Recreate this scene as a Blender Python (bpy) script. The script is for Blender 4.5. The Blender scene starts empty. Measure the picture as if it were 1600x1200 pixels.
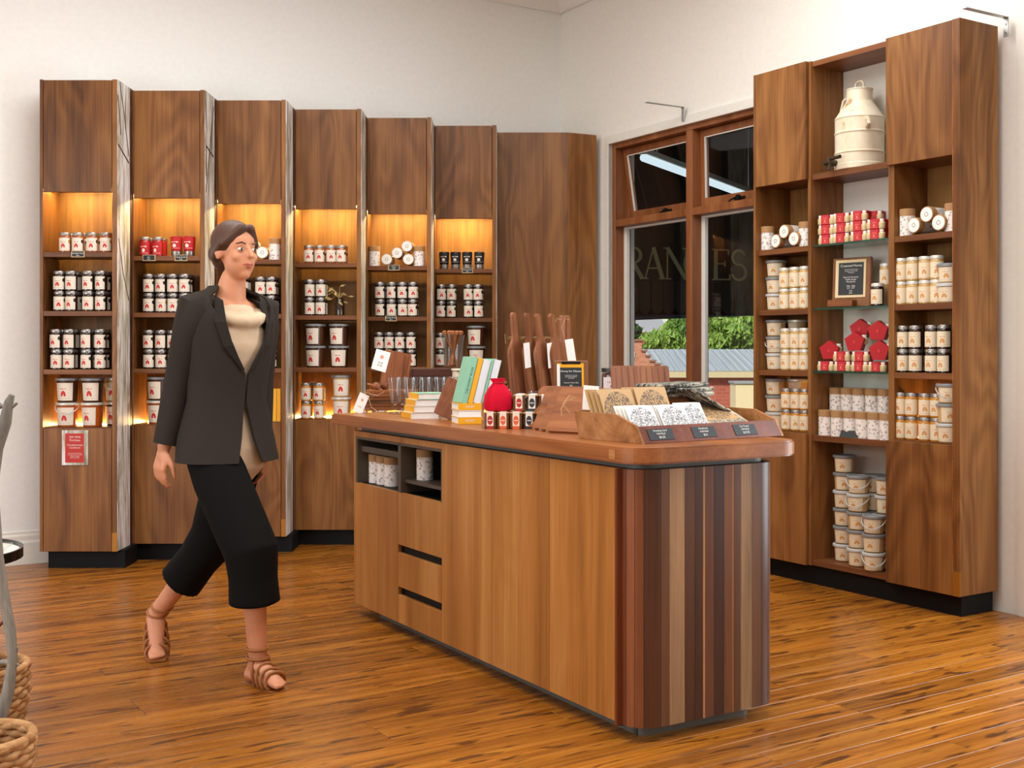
import bpy, bmesh, math, random
from mathutils import Vector, Matrix, Euler
random.seed(7)
PI = math.pi
S = bpy.context.scene
COL = S.collection

# ------------------------------------------------------------------ camera, world, sun, lights, exposure
F, HX, HY, CZ = 1828.0, 800.0, 549.0, 1.25          # focal length in px of a 1600 px frame, principal column, horizon row, eye height
cam_d = bpy.data.cameras.new('camera')
cam_d.sensor_width = 36.0
cam_d.lens = 36.0 * F / 1600.0
cam_d.shift_y = -(600.0 - HY) / 1600.0
cam_d.clip_end = 300
cam = bpy.data.objects.new('camera', cam_d)
COL.objects.link(cam)
cam.location = (0, 0, CZ)
cam.rotation_euler = (PI / 2, 0, 0)
S.camera = cam

S.view_settings.view_transform = 'Standard'
S.view_settings.look = 'None'
S.view_settings.gamma = 1.0
S.view_settings.use_curve_mapping = False
S.view_settings.exposure = 0.14
S.cycles.use_denoising = True
S.cycles.max_bounces = 8
S.cycles.diffuse_bounces = 4
S.cycles.transparent_max_bounces = 16
S.cycles.sample_clamp_indirect = 6.0
S.cycles.caustics_reflective = False
S.cycles.caustics_refractive = False

world = bpy.data.worlds.new('world'); S.world = world
world.use_nodes = True
_nt = world.node_tree
_bg = _nt.nodes['Background']
_sky = _nt.nodes.new('ShaderNodeTexSky')
_sky.sky_type = 'NISHITA'
_sky.sun_disc = False
_sky.sun_elevation = math.radians(50)
_sky.sun_rotation = math.radians(-140)
_nt.links.new(_sky.outputs[0], _bg.inputs[0])
_bg.inputs[1].default_value = 0.16

def light(name, kind, loc, aim, energy, color, size=None, size_y=None):
    d = bpy.data.lights.new(name, kind)
    d.energy = energy; d.color = color
    if kind == 'AREA':
        d.shape = 'RECTANGLE'; d.size = size; d.size_y = size_y or size
    o = bpy.data.objects.new(name, d); COL.objects.link(o)
    o.location = loc
    o.rotation_euler = (Vector(aim) - Vector(loc)).to_track_quat('-Z', 'Y').to_euler()
    return o

sun = light('sun', 'SUN', (-6, -8, 14), (4, 10, 0), 3.2, (1, .95, .86)); sun.data.angle = .01

# ------------------------------------------------------------------ frames (the room's own axes)
class Frame:
    def __init__(s, ox, oy, deg, oz=0):
        s.o = Vector((ox, oy, oz)); s.a = math.radians(deg)
        s.ex = Vector((math.cos(s.a), math.sin(s.a), 0)); s.ey = Vector((-math.sin(s.a), math.cos(s.a), 0))
    def w(s, x, y, z=0): return s.o + s.ex * x + s.ey * y + Vector((0, 0, z))
    def xat(s, px, y=0):                               # where the sight line of column px meets the vertical plane y
        k = (px - HX) / F
        return (k * (s.o.y + y * s.ey.y) - s.o.x - y * s.ey.x) / (s.ex.x - k * s.ex.y)
    def loc(s, v):
        d = Vector(v) - s.o
        return d.dot(s.ex), d.dot(s.ey)
def ground(px, py, z=0):                               # point of the horizontal plane z seen at a pixel
    Y = F * (CZ - z) / (py - HY)
    return Vector(((px - HX) / F * Y, Y, z))
def zat(py, Y): return CZ + (HY - py) / F * Y

C0 = (.371, 8.921)
WB = Frame(*C0, 32.2)            # back wall: x to the right, y into the wall; inside is y<0, x<0
WR = Frame(*C0, -58.8)           # right wall: x towards the viewer, y outwards
FL = Frame(0, 0, 32.2)           # floor boards run along x
RC = Frame(1.363, 6.608, -57.8)  # front of the tall cabinet by the window
CT = Frame(.3505, 3.769, -58.8)  # counter: x towards the viewer, y away from its front
ZT, ZB = 2.808, .103
SH = (1.819, 1.481, 1.1455, .814)
CEIL = 3.92

light('ceiling_lamp_front', 'AREA', WB.w(-4.2, -4.8, 3.85), WB.w(-4.2, -4.8, 0), 104, (1, .985, .96), 4.0, 1.2)
light('ceiling_lamp_middle', 'AREA', WB.w(-2.4, -2.6, 3.85), WB.w(-2.4, -2.6, 0), 90, (1, .985, .96), 4.0, .8)
light('shop_front_daylight', 'AREA', WB.w(-9.32, -4.3, 1.85), WB.w(0, -4.6, 1.3), 150, (.97, .98, 1.0), 5.0, 2.4)
light('door_daylight', 'AREA', WR.w(5.4, -.02, 1.35), WR.w(5.0, -3, 1.2), 90, (.90, .96, 1.0), 1.5, 2.2)

# ------------------------------------------------------------------ materials
def lin(c):
    return tuple(((v / 255) / 12.92 if v / 255 <= .04045 else ((v / 255 + .055) / 1.055) ** 2.4) for v in c) + (1,)
MATS = {}
class N:
    def __init__(s, name):
        s.m = bpy.data.materials.new(name); s.m.use_nodes = True
        s.t = s.m.node_tree; s.b = s.t.nodes['Principled BSDF']
    def n(s, t, **k):
        x = s.t.nodes.new(t)
        for a, v in k.items(): setattr(x, a, v)
        return x
    def l(s, a, b): s.t.links.new(a, b)
    def math(s, op, a, b=None, c=None):
        x = s.n('ShaderNodeMath', operation=op)
        for i, v in enumerate((a, b, c)):
            if v is None: continue
            if isinstance(v, (int, float)): x.inputs[i].default_value = v
            else: s.l(v, x.inputs[i])
        return x.outputs[0]
    def mix(s, fac, a, b, blend='MIX'):
        x = s.n('ShaderNodeMix', data_type='RGBA', blend_type=blend)
        for i, v in ((0, fac), (6, a), (7, b)):
            if isinstance(v, (int, float, tuple)): x.inputs[i].default_value = v
            else: s.l(v, x.inputs[i])
        return x.outputs[2]
    def ramp(s, fac, stops):
        x = s.n('ShaderNodeValToRGB'); e = x.color_ramp.elements
        while len(e) < len(stops): e.new(.5)
        for i, (p, c) in enumerate(stops): e[i].position = p; e[i].color = c
        s.l(fac, x.inputs[0]); return x.outputs[0]
    def coord(s, scale=(1, 1, 1), which='Object', rnd=True):
        tc = s.n('ShaderNodeTexCoord'); v = tc.outputs[which]
        if rnd:
            oi = s.n('ShaderNodeObjectInfo')
            r = s.math('MULTIPLY', oi.outputs['Random'], 37.0)
            cmb = s.n('ShaderNodeCombineXYZ')
            for i in range(3): s.l(r, cmb.inputs[i])
            ad = s.n('ShaderNodeVectorMath', operation='ADD'); s.l(v, ad.inputs[0]); s.l(cmb.outputs[0], ad.inputs[1]); v = ad.outputs[0]
        mp = s.n('ShaderNodeMapping'); mp.inputs['Scale'].default_value = scale
        s.l(v, mp.inputs[0]); return mp.outputs[0]
    def noise(s, vec, scale, detail=4, rough=.55, dist=0):
        x = s.n('ShaderNodeTexNoise'); x.inputs['Scale'].default_value = scale; x.inputs['Detail'].default_value = detail
        x.inputs['Roughness'].default_value = rough; x.inputs['Distortion'].default_value = dist
        s.l(vec, x.inputs['Vector']); return x.outputs['Fac']
    def bump(s, h, strength=.2, dist=.002):
        x = s.n('ShaderNodeBump'); x.inputs['Strength'].default_value = strength; x.inputs['Distance'].default_value = dist
        s.l(h, x.inputs['Height']); s.l(x.outputs[0], s.b.inputs['Normal'])
    def rough(s, v): s.b.inputs['Roughness'].default_value = v; return s
    def spec(s, v): s.b.inputs['Specular IOR Level'].default_value = v; return s
    def base(s, v):
        if isinstance(v, tuple): s.b.inputs['Base Color'].default_value = v
        else: s.l(v, s.b.inputs['Base Color'])
        return s

def plain(name, c, rough=.5, metal=0, spec=.5, var=0, coat=0):
    if name in MATS: return MATS[name]
    n = N(name).rough(rough).spec(spec); n.b.inputs['Metallic'].default_value = metal
    n.b.inputs['Coat Weight'].default_value = coat
    k = n.noise(n.coord((1, 1, 1)), 30, 3)
    n.base(n.mix(k, tuple(x * (1 - .06 - var) for x in lin(c)[:3]) + (1,), tuple(min(1, x * (1 + .05 + var)) for x in lin(c)[:3]) + (1,)))
    MATS[name] = n.m; return n.m

def wood(name, dark, mid, light_, axis=2, rough=.42, sc=1.0, figure=.5, spec=.3, var=.25):
    if name in MATS: return MATS[name]
    n = N(name).rough(rough).spec(spec)
    def scl(a, b): v = [a, a, a]; v[axis] = b; return tuple(v)
    broad = n.noise(n.coord(scl(7 * sc, .35 * sc)), 1.0, 3, .5, .6)
    fig = n.noise(n.coord(scl(3.2 * sc, .8 * sc)), 1.0, 2, .4, .3)
    cath = n.math('MULTIPLY_ADD', n.math('SINE', n.math('MULTIPLY', fig, 70)), .5, .5)
    fine = n.noise(n.coord(scl(95 * sc, 2.2 * sc)), 1.0, 4, .6)
    a = n.math('MULTIPLY', cath, .22 * figure)
    b = n.math('MULTIPLY_ADD', broad, .75, a)
    c = n.math('MULTIPLY_ADD', fine, .38, b)
    col = n.ramp(c, [(.33, lin(dark)), (.56, lin(mid)), (.82, lin(light_))])
    oi = n.n('ShaderNodeObjectInfo')
    hs = n.n('ShaderNodeHueSaturation')
    n.l(n.math('MULTIPLY_ADD', oi.outputs['Random'], var, 1 - var / 2), hs.inputs['Value'])
    n.l(col, hs.inputs['Color']); n.base(hs.outputs[0])
    n.bump(fine, .08, .001)
    MATS[name] = n.m; return n.m

def glassy(name, tint=(1, 1, 1), refl=.9, ior=1.5, solid=0.0):
    if name in MATS: return MATS[name]
    n = N(name); t = n.t; t.nodes.remove(n.b)
    tr = n.n('ShaderNodeBsdfTransparent'); tr.inputs[0].default_value = tint + (1,)
    gl = n.n('ShaderNodeBsdfGlossy'); gl.inputs[0].default_value = (refl, refl, refl, 1); gl.inputs[1].default_value = .02
    fr = n.n('ShaderNodeFresnel'); fr.inputs[0].default_value = ior
    mx = n.n('ShaderNodeMixShader')
    geo = n.n('ShaderNodeNewGeometry')
    n.l(n.math('MULTIPLY', n.math('ADD', fr.outputs[0], solid), n.math('SUBTRACT', 1.0, geo.outputs['Backfacing'])), mx.inputs[0]); n.l(tr.outputs[0], mx.inputs[1]); n.l(gl.outputs[0], mx.inputs[2])
    n.l(mx.outputs[0], t.nodes['Material Output'].inputs[0])
    MATS[name] = n.m; return n.m

def emit(name, c, st):
    n = N(name); n.base((0, 0, 0, 1)); n.b.inputs['Emission Color'].default_value = lin(c); n.b.inputs['Emission Strength'].default_value = st
    return n.m

def print_mat(name, paper, ink, kind, ink2=(20, 20, 20), rough=.55):
    """flat print on a label, driven by the label's own UV map"""
    if name in MATS: return MATS[name]
    n = N(name).rough(rough)
    uv = n.n('ShaderNodeUVMap'); sp = n.n('ShaderNodeSeparateXYZ'); n.l(uv.outputs[0], sp.inputs[0])
    u, v = sp.outputs[0], sp.outputs[1]
    def ell(cx, cy, rx, ry):
        a = n.math('DIVIDE', n.math('SUBTRACT', u, cx), rx); b = n.math('DIVIDE', n.math('SUBTRACT', v, cy), ry)
        return n.math('LESS_THAN', n.math('ADD', n.math('MULTIPLY', a, a), n.math('MULTIPLY', b, b)), 1.0)
    def rect(cx, cy, rx, ry):
        a = n.math('LESS_THAN', n.math('ABSOLUTE', n.math('SUBTRACT', u, cx)), rx)
        b = n.math('LESS_THAN', n.math('ABSOLUTE', n.math('SUBTRACT', v, cy)), ry)
        return n.math('MULTIPLY', a, b)
    def words(cx, cy, rx, ry, freq):
        mp = n.n('ShaderNodeMapping'); mp.inputs['Scale'].default_value = (freq, freq * .2, 1); n.l(uv.outputs[0], mp.inputs[0])
        return n.math('MULTIPLY', rect(cx, cy, rx, ry), n.math('GREATER_THAN', n.noise(mp.outputs[0], 1, 2), .47))
    col = lin(paper)
    if kind in ('hive', 'hive_spot', 'hive_gold'):
        m = n.math('MULTIPLY', ell(.47, .30, .15, .26), n.math('GREATER_THAN', v, .24))
        m = n.math('SUBTRACT', m, ell(.47, .24, .035, .12)); m = n.math('MAXIMUM', m, 0)
        col = n.mix(m, col, lin(ink))
        col = n.mix(n.math('MULTIPLY', words(.47, .66, .2, .035, 26), .7), col, lin(ink))
        col = n.mix(n.math('MULTIPLY', words(.5, .12, .3, .018, 40), .35), col, lin(ink2))
        if kind != 'hive': col = n.mix(ell(.97, .72, .13, .15), col, lin((18, 16, 15) if kind == 'hive_spot' else (176, 140, 60)))
    elif kind == 'disc':
        col = n.mix(ell(.5, .5, .40, .27), col, lin(ink)); col = n.mix(n.math('MULTIPLY', rect(.5, .5, .3, .03), .8), col, lin(paper))
        col = n.mix(rect(.5, .08, .5, .09), col, lin(ink))
    elif kind == 'white_on':
        col = n.mix(ell(.45, .34, .12, .15), col, lin(ink)); col = n.mix(words(.45, .64, .24, .05, 22), col, lin(ink)); col = n.mix(n.math('MULTIPLY', words(.5, .12, .35, .02, 40), .6), col, lin(ink))
    elif kind == 'drawing':
        nz = n.noise(uv.outputs[0], 9, 6, .7, 2.5); nz2 = n.noise(uv.outputs[0], 34, 3, .6, 1)
        blob = n.math('SUBTRACT', 1.0, n.math('MULTIPLY', n.math('ADD', n.math('POWER', n.math('ABSOLUTE', n.math('SUBTRACT', u, .5)), 2), n.math('POWER', n.math('ABSOLUTE', n.math('SUBTRACT', v, .48)), 2)), 3.4))
        k = n.math('MULTIPLY_ADD', nz2, .5, n.math('MULTIPLY', nz, .8))
        k = n.math('MULTIPLY', n.math('GREATER_THAN', k, .64), n.math('GREATER_THAN', blob, .25))
        col = n.mix(n.math('MULTIPLY', k, .82), col, lin(ink))
    n.base(col); MATS[name] = n.m; return n.m

def floral(name='floral_paper', paper=(236, 230, 224), ink=(132, 112, 106), sc=62):
    if name in MATS: return MATS[name]
    n = N(name).rough(.6)
    vz = n.n('ShaderNodeTexVoronoi'); vz.inputs['Scale'].default_value = sc; n.l(n.coord(), vz.inputs['Vector'])
    nz = n.noise(n.coord(), sc * 3, 3)
    d = n.math('MULTIPLY_ADD', nz, .5, vz.outputs['Distance'])
    n.base(n.mix(n.math('MULTIPLY', n.math('LESS_THAN', d, .60), .62), lin(paper), lin(ink)))
    MATS[name] = n.m; return n.m

W_CAB = wood('walnut_veneer', (66, 37, 15), (112, 70, 34), (148, 101, 55), 2, .36)
W_CABX = wood('walnut_shelf', (76, 43, 22), (110, 66, 36), (136, 88, 52), 0, .4, figure=.2)
W_IN = wood('walnut_inside', (90, 58, 28), (128, 88, 44), (158, 114, 62), 2, .5, figure=.3)
W_CTR = wood('blackbutt_veneer', (126, 77, 30), (163, 105, 47), (190, 137, 75), 2, .42, figure=.12, var=.1)
W_TOP = wood('red_gum_worktop', (108, 55, 23), (146, 85, 40), (176, 111, 60), 0, .34, figure=.25, spec=.35)
W_WIN = wood('cedar_joinery', (98, 54, 28), (132, 80, 46), (160, 104, 64), 2, .4, figure=.2)
W_BRD = wood('board_timber', (92, 48, 28), (130, 76, 46), (160, 102, 66), 2, .45, figure=.4, sc=3)
W_BRDX = wood('board_timber_flat', (88, 46, 22), (128, 74, 38), (156, 98, 56), 0, .42, figure=.12, sc=3)
W_RED = wood('jarrah_tray', (78, 38, 26), (104, 54, 38), (130, 72, 52), 1, .38, figure=.2, sc=2)
W_TRAY = wood('tray_side_timber', (118, 74, 40), (154, 102, 58), (184, 132, 84), 0, .4, figure=.3, sc=2)
W_DRK = wood('dark_box_timber', (44, 24, 20), (66, 38, 32), (86, 52, 44), 0, .4, figure=.2, sc=2)
WALLM = plain('wall_paint', (238, 239, 236), .75, spec=.2)
WALLM2 = plain('wall_paint_warm', (238, 236, 229), .75, spec=.2)
WHITE = plain('white_gloss_paint', (228, 226, 218), .4)
CEILM = plain('ceiling_paint', (238, 236, 230), .8)
BLACK = plain('black_laminate', (11, 11, 12), .6, spec=.2)
BLACKIN = plain('black_inside', (14, 13, 12), .6, spec=.2)
GREYB = plain('grey_base_laminate', (92, 88, 80), .5)
BRASS = plain('brass_plate', (168, 112, 40), .42, .55)
LIDM = plain('metal_lid', (158, 154, 150), .3, .85)
LIDW = plain('pale_tin_lid', (214, 210, 200), .35, .3)
LIDG = plain('grey_plastic_lid', (132, 136, 138), .35)
LIDGW = plain('frosted_plastic_lid', (196, 200, 200), .4)
KRAFT = plain('kraft_card', (168, 128, 84), .7)
PAPER = plain('white_paper', (238, 236, 230), .7)
CARDBLK = plain('black_card', (34, 38, 40), .55)
CREAM = plain('cream_card', (226, 204, 160), .6)
RED = plain('red_card', (172, 16, 26), .5, spec=.3)
REDCLOTH = plain('red_cotton', (206, 24, 52), .9, spec=.1)
STEEL = plain('zinc_steel', (176, 178, 178), .35, .8)
H_DARK = plain('dark_honey', (38, 20, 12), .08, coat=.6)
H_AMB = plain('amber_honey', (150, 76, 22), .08, coat=.6)
H_GOLD = plain('golden_honey', (190, 128, 40), .08, coat=.6)
H_PALE = plain('creamed_honey', (196, 160, 96), .1, coat=.6)
PLAST = plain('frosted_tub', (206, 170, 118), .3)
PLASTD = plain('dark_tub', (74, 42, 24), .25)
PLASTA = plain('amber_tub', (178, 86, 26), .2)
FLOR = floral()
GL = glassy('clear_glass', (.97, .98, .98))
GLV = glassy('vessel_glass', (.93, .94, .94), .9, 1.5, .05)
GLS = glassy('green_edge_glass', (.72, .86, .80), .8, 1.5, .04)
LB_R = print_mat('label_red_hive', (226, 216, 200), (196, 48, 42), 'hive')
LB_S = print_mat('label_red_hive_black_seal', (226, 216, 200), (196, 48, 42), 'hive_spot')
LB_G = print_mat('label_red_hive_gold_seal', (226, 216, 200), (196, 48, 42), 'hive_gold')
LB_O = print_mat('label_orange_hive', (228, 214, 186), (206, 150, 92), 'hive')
LB_W = print_mat('label_red_white_hive', (186, 24, 30), (240, 226, 220), 'white_on')
LB_K = print_mat('label_black_white_hive', (24, 24, 26), (220, 216, 210), 'white_on')
LED = emit('warm_led', (255, 220, 146), 120)
LEDT = emit('warm_led_bright', (255, 224, 152), 150)

# ------------------------------------------------------------------ mesh helpers
def bx(bm, x0, x1, y0, y1, z0, z1, bev=0.0, M=None):
    c = ((x0 + x1) / 2, (y0 + y1) / 2, (z0 + z1) / 2); s = (abs(x1 - x0), abs(y1 - y0), abs(z1 - z0))
    m = Matrix.Translation(c) @ Matrix.Diagonal(s + (1,))
    if M is not None: m = M @ m
    r = bmesh.ops.create_cube(bm, size=1, matrix=m)
    if bev:
        es = list({e for v in r['verts'] for e in v.link_edges})
        bmesh.ops.bevel(bm, geom=es, offset=bev, segments=1, affect='EDGES', clamp_overlap=True)
    return bm
def box(x0, x1, y0, y1, z0, z1, bev=0.0, M=None): return bx(bmesh.new(), x0, x1, y0, y1, z0, z1, bev, M)
def prism(bm, pts, z0, z1, bev=0.0, M=None):
    """extrude a plan polygon (x,y) from z0 to z1"""
    a = [bm.verts.new((x, y, z0)) for x, y in pts]; b = [bm.verts.new((x, y, z1)) for x, y in pts]
    n = len(pts)
    fs = [bm.faces.new(a[::-1]), bm.faces.new(b)]
    for i in range(n): fs.append(bm.faces.new((a[i], a[(i + 1) % n], b[(i + 1) % n], b[i])))
    bmesh.ops.recalc_face_normals(bm, faces=fs)
    if bev:
        es = list({e for f in fs[:2] for e in f.edges})
        bmesh.ops.bevel(bm, geom=es, offset=bev, segments=2, affect='EDGES', clamp_overlap=True)
    if M is not None: bmesh.ops.transform(bm, matrix=M, verts=list(bm.verts))
    return bm
def lathe(bm, prof, n=20, M=None, cap=True):
    rings = []
    for r, z in prof:
        rings.append([bm.verts.new((r * math.cos(2 * PI * i / n), r * math.sin(2 * PI * i / n), z)) for i in range(n)])
    for a, b in zip(rings, rings[1:]):
        for i in range(n): bm.faces.new((a[i], a[(i + 1) % n], b[(i + 1) % n], b[i]))
    if cap:
        if prof[0][0] > 1e-5: bm.faces.new(rings[0][::-1])
        if prof[-1][0] > 1e-5: bm.faces.new(rings[-1])
    if M is not None: bmesh.ops.transform(bm, matrix=M, verts=[v for r in rings for v in r])
    return bm
def tube(bm, pts, rad, n=8, close=False):
    pts = [Vector(p) for p in pts]; k = len(pts)
    rad = rad if isinstance(rad, (list, tuple)) else [rad] * k
    up = None; rings = []
    for i, p in enumerate(pts):
        if close: t = pts[(i + 1) % k] - pts[i - 1]
        else: t = pts[min(i + 1, k - 1)] - pts[max(i - 1, 0)]
        t.normalize()
        if up is None: up = t.orthogonal().normalized()
        up = (up - t * up.dot(t)).normalized(); s = t.cross(up)
        rings.append([bm.verts.new(p + (up * math.cos(2 * PI * j / n) + s * math.sin(2 * PI * j / n)) * rad[i]) for j in range(n)])
    prs = list(zip(rings, rings[1:])) + ([(rings[-1], rings[0])] if close else [])
    for a, b in prs:
        for j in range(n): bm.faces.new((a[j], a[(j + 1) % n], b[(j + 1) % n], b[j]))
    if not close: bm.faces.new(rings[0][::-1]); bm.faces.new(rings[-1])
    return bm
def arc(cx, cy, r, a0, a1, n=8): return [(cx + r * math.cos(math.radians(a0 + (a1 - a0) * i / n)), cy + r * math.sin(math.radians(a0 + (a1 - a0) * i / n))) for i in range(n + 1)]
def patch(r, z0, z1, half, n=10, mid=-90, r1=None):
    """curved label: a strip of cylinder facing -y, with its own UV map"""
    bm = bmesh.new(); uv = bm.loops.layers.uv.new('UVMap'); r1 = r1 or r
    A = [math.radians(mid - half + 2 * half * i / n) for i in range(n + 1)]
    lo = [bm.verts.new((r * math.cos(a), r * math.sin(a), z0)) for a in A]; hi = [bm.verts.new((r1 * math.cos(a), r1 * math.sin(a), z1)) for a in A]
    for i in range(n):
        f = bm.faces.new((lo[i], lo[i + 1], hi[i + 1], hi[i]))
        for l, w in zip(f.loops, ((i / n, 0), ((i + 1) / n, 0), ((i + 1) / n, 1), (i / n, 1))): l[uv].uv = w
    return bm
def card(w, h, t=.0012):
    """upright card in the xz plane, UV on its front (-y)"""
    bm = box(-w / 2, w / 2, 0, t, 0, h); uv = bm.loops.layers.uv.new('UVMap')
    for f in bm.faces:
        for l in f.loops: l[uv].uv = (l.vert.co.x / w + .5, l.vert.co.z / h)
    return bm
def fin(bm, name, smooth=False, ang=35):
    me = bpy.data.meshes.new(name); bmesh.ops.recalc_face_normals(bm, faces=bm.faces) if not smooth else None
    bm.to_mesh(me); bm.free()
    if smooth:
        me.shade_smooth(); me.set_sharp_from_angle(angle=math.radians(ang))
    return me
def ob(name, me, mat=None, parent=None, loc=(0, 0, 0), rot=(0, 0, 0), label=None, cat=None, group=None, kind=None, smooth=False):
    if isinstance(me, bmesh.types.BMesh): me = fin(me, name, smooth)
    if mat is not None and not me.materials: me.materials.append(mat)
    o = bpy.data.objects.new(name, me); COL.objects.link(o)
    if parent is not None: o.parent = parent
    o.location = loc; o.rotation_euler = rot if not isinstance(rot, (int, float)) else (0, 0, rot)
    for k, v in (('label', label), ('category', cat), ('group', group), ('kind', kind)):
        if v: o[k] = v
    return o
def empty(name, loc, rot=0, label=None, cat=None, group=None, kind=None):
    o = ob(name, None, None, None, loc, rot, label, cat, group, kind); o.empty_display_size = .1; return o
def text(txt, size, mat, parent, loc, rot=(PI / 2, 0, 0), name='lettering', align='CENTER', sx=1.0, ext=0):
    c = bpy.data.curves.new('t', 'FONT'); c.body = txt; c.size = size; c.align_x = align; c.align_y = 'CENTER'; c.resolution_u = 2; c.space_line = 1.05; c.extrude = ext
    t = bpy.data.objects.new('t', c); COL.objects.link(t)
    bpy.context.view_layer.update()
    me = bpy.data.meshes.new_from_object(t.evaluated_get(bpy.context.evaluated_depsgraph_get()))
    bpy.data.objects.remove(t); bpy.data.curves.remove(c)
    me.name = name; me.materials.clear()
    o = ob(name, me, mat, parent, loc, rot); o.scale = (sx, 1, 1); return o
INKW = plain('white_ink', (232, 230, 224), .6)
INKK = plain('black_ink', (30, 30, 32), .6)

# ------------------------------------------------------------------ room shell
def frame_ob(name, bm, mat, fr, z=0, **k): return ob(name, bm, mat, None, (fr.o.x, fr.o.y, z), fr.a, **k)
floor = ob('floor', prism(bmesh.new(), [tuple(WB.w(*p)[:2]) for p in ((-9.1, -9.0), (0.0, -9.0), (0.0, 0.02), (-9.1, .02))], -.08, -.021), plain('floor_joists', (60, 38, 20), .8), kind='structure')
FLM = wood('cypress_floorboard', (140, 78, 32), (184, 114, 52), (212, 148, 80), 0, .26, figure=.25, sc=1.3, var=.34)
def floor_knots():
    n = N('floorboards_with_knots').rough(.3).spec(.35); t = n.t
    v = n.coord((.35, 8, 8)); broad = n.noise(v, 2.2, 4, .6, .8); fine = n.noise(n.coord((2, 80, 80)), 1, 4, .6)
    c = n.math('MULTIPLY_ADD', fine, .35, n.math('MULTIPLY', broad, .75))
    col = n.ramp(c, [(.34, lin((90, 45, 10))), (.55, lin((150, 90, 26))), (.8, lin((186, 123, 46)))])
    oi = n.n('ShaderNodeObjectInfo'); hs = n.n('ShaderNodeHueSaturation')
    n.l(n.math('MULTIPLY_ADD', oi.outputs['Random'], .42, .78), hs.inputs['Value']); n.l(col, hs.inputs['Color'])
    kn = n.noise(n.coord((5.5, 34, 34)), 1.0, 2, .5, .4)
    k = n.ramp(kn, [(.585, (0, 0, 0, 1)), (.66, (1, 1, 1, 1))])
    n.base(n.mix(n.math('MULTIPLY', k, .8), hs.outputs[0], lin((52, 24, 12))))
    n.l(n.math('MULTIPLY_ADD', fine, .2, .17), n.b.inputs['Roughness'])
    n.bump(broad, .1, .002); return n.m
FLM = floor_knots()
_pl = {}
v = 7.33; row = 0
rf = random.Random(3)
while v > -1.4:
    u1 = 4.98; first = True
    while u1 > -4.2:
        L = rf.choice((1.5, 2.1, 2.7, 3.3, 3.9)) if not first else rf.choice((.6, 1.2, 1.8, 2.4)); first = False
        key = L
        if key not in _pl: _pl[key] = fin(box(-L + .0008, -.0008, -.0575, .0575, -.02, 0, .0012), 'plank')
        ob('plank', _pl[key], FLM, floor, tuple(FL.w(u1, v - .058, 0)), (0, 0, FL.a)); u1 -= L
    v -= .1165
frame_ob('wall_back', box(-9.2, .3, 0, .2, -.08, CEIL + .1), WALLM, WB, kind='structure')
bm = bmesh.new()
for a, b, z0, z1 in ((-9.2, -6.9, -.08, CEIL + .1), (-6.9, -1.7, -.08, .5), (-6.9, -1.7, 3.2, CEIL + .1), (-1.7, 0, -.08, CEIL + .1)): bx(bm, -9.3, -9.1, a, b, z0, z1)
frame_ob('wall_left', bm, WALLM, WB, kind='structure')
# right wall with its window and door openings; local x runs from the corner towards the viewer
WX0, WX1, WZ0, WZ1 = WR.xat(956, 0), WR.xat(956, 0) + 1.62, .62, 0
WZ1 = zat(226, WR.w(WX0, 0).y)
DX0, DX1, DZ1 = 4.02, 6.1, 3.03
bm = bmesh.new()
for a, b, z0, z1 in ((.0, WX0, -.08, CEIL + .1), (WX0, WX1, -.08, WZ0), (WX0, WX1, WZ1, CEIL + .1), (WX1, DX0, -.08, CEIL + .1), (DX0, DX1, DZ1, CEIL + .1), (DX1, 9.2, -.08, CEIL + .1)):
    bx(bm, a, b, 0, .2, z0, z1)
frame_ob('wall_right', bm, WALLM2, WR, kind='structure')
frame_ob('wall_front', box(-9.1, 2.0, -9.2, -9.0, -.08, CEIL + .1), WALLM, WB, kind='structure')
frame_ob('ceiling', box(-9.3, .35, -9.2, .35, CEIL, CEIL + .12), CEILM, WB, kind='structure')
def cornice(name, fr, x0, x1):
    pts = [(0, 0), (0, -.09), (-.012, -.1), (-.03, -.085), (-.075, -.03), (-.1, -.012), (-.1, 0)]
    bm = bmesh.new(); a = [bm.verts.new((x0, y, CEIL + z)) for y, z in pts]; b = [bm.verts.new((x1, y, CEIL + z)) for y, z in pts]
    for i in range(len(pts)): bm.faces.new((a[i], a[(i + 1) % len(pts)], b[(i + 1) % len(pts)], b[i]))
    frame_ob(name, bm, CEILM, fr, kind='structure')
cornice('trim_1', WB, -9.1, 0); cornice('trim_2', WR, 0, 9)
def skirting(name, fr, x0, x1):
    pts = [(0, 0), (-.022, 0), (-.022, .125), (-.016, .14), (-.016, .165), (-.01, .178), (-.01, .19), (0, .196)]
    bm = bmesh.new(); a = [bm.verts.new((x0, y, z)) for y, z in pts]; b = [bm.verts.new((x1, y, z)) for y, z in pts]
    for i in range(len(pts)): bm.faces.new((a[i], a[(i + 1) % len(pts)], b[(i + 1) % len(pts)], b[i]))
    bm.faces.new(a); bm.faces.new(b[::-1])
    frame_ob(name, bm, WHITE, fr, kind='structure')
xl = WB.xat(64, -.1)
skirting('baseboard_left', WB, -9.1, xl + .09)
skirting('baseboard_right', WR, 6.3, 9)

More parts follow.
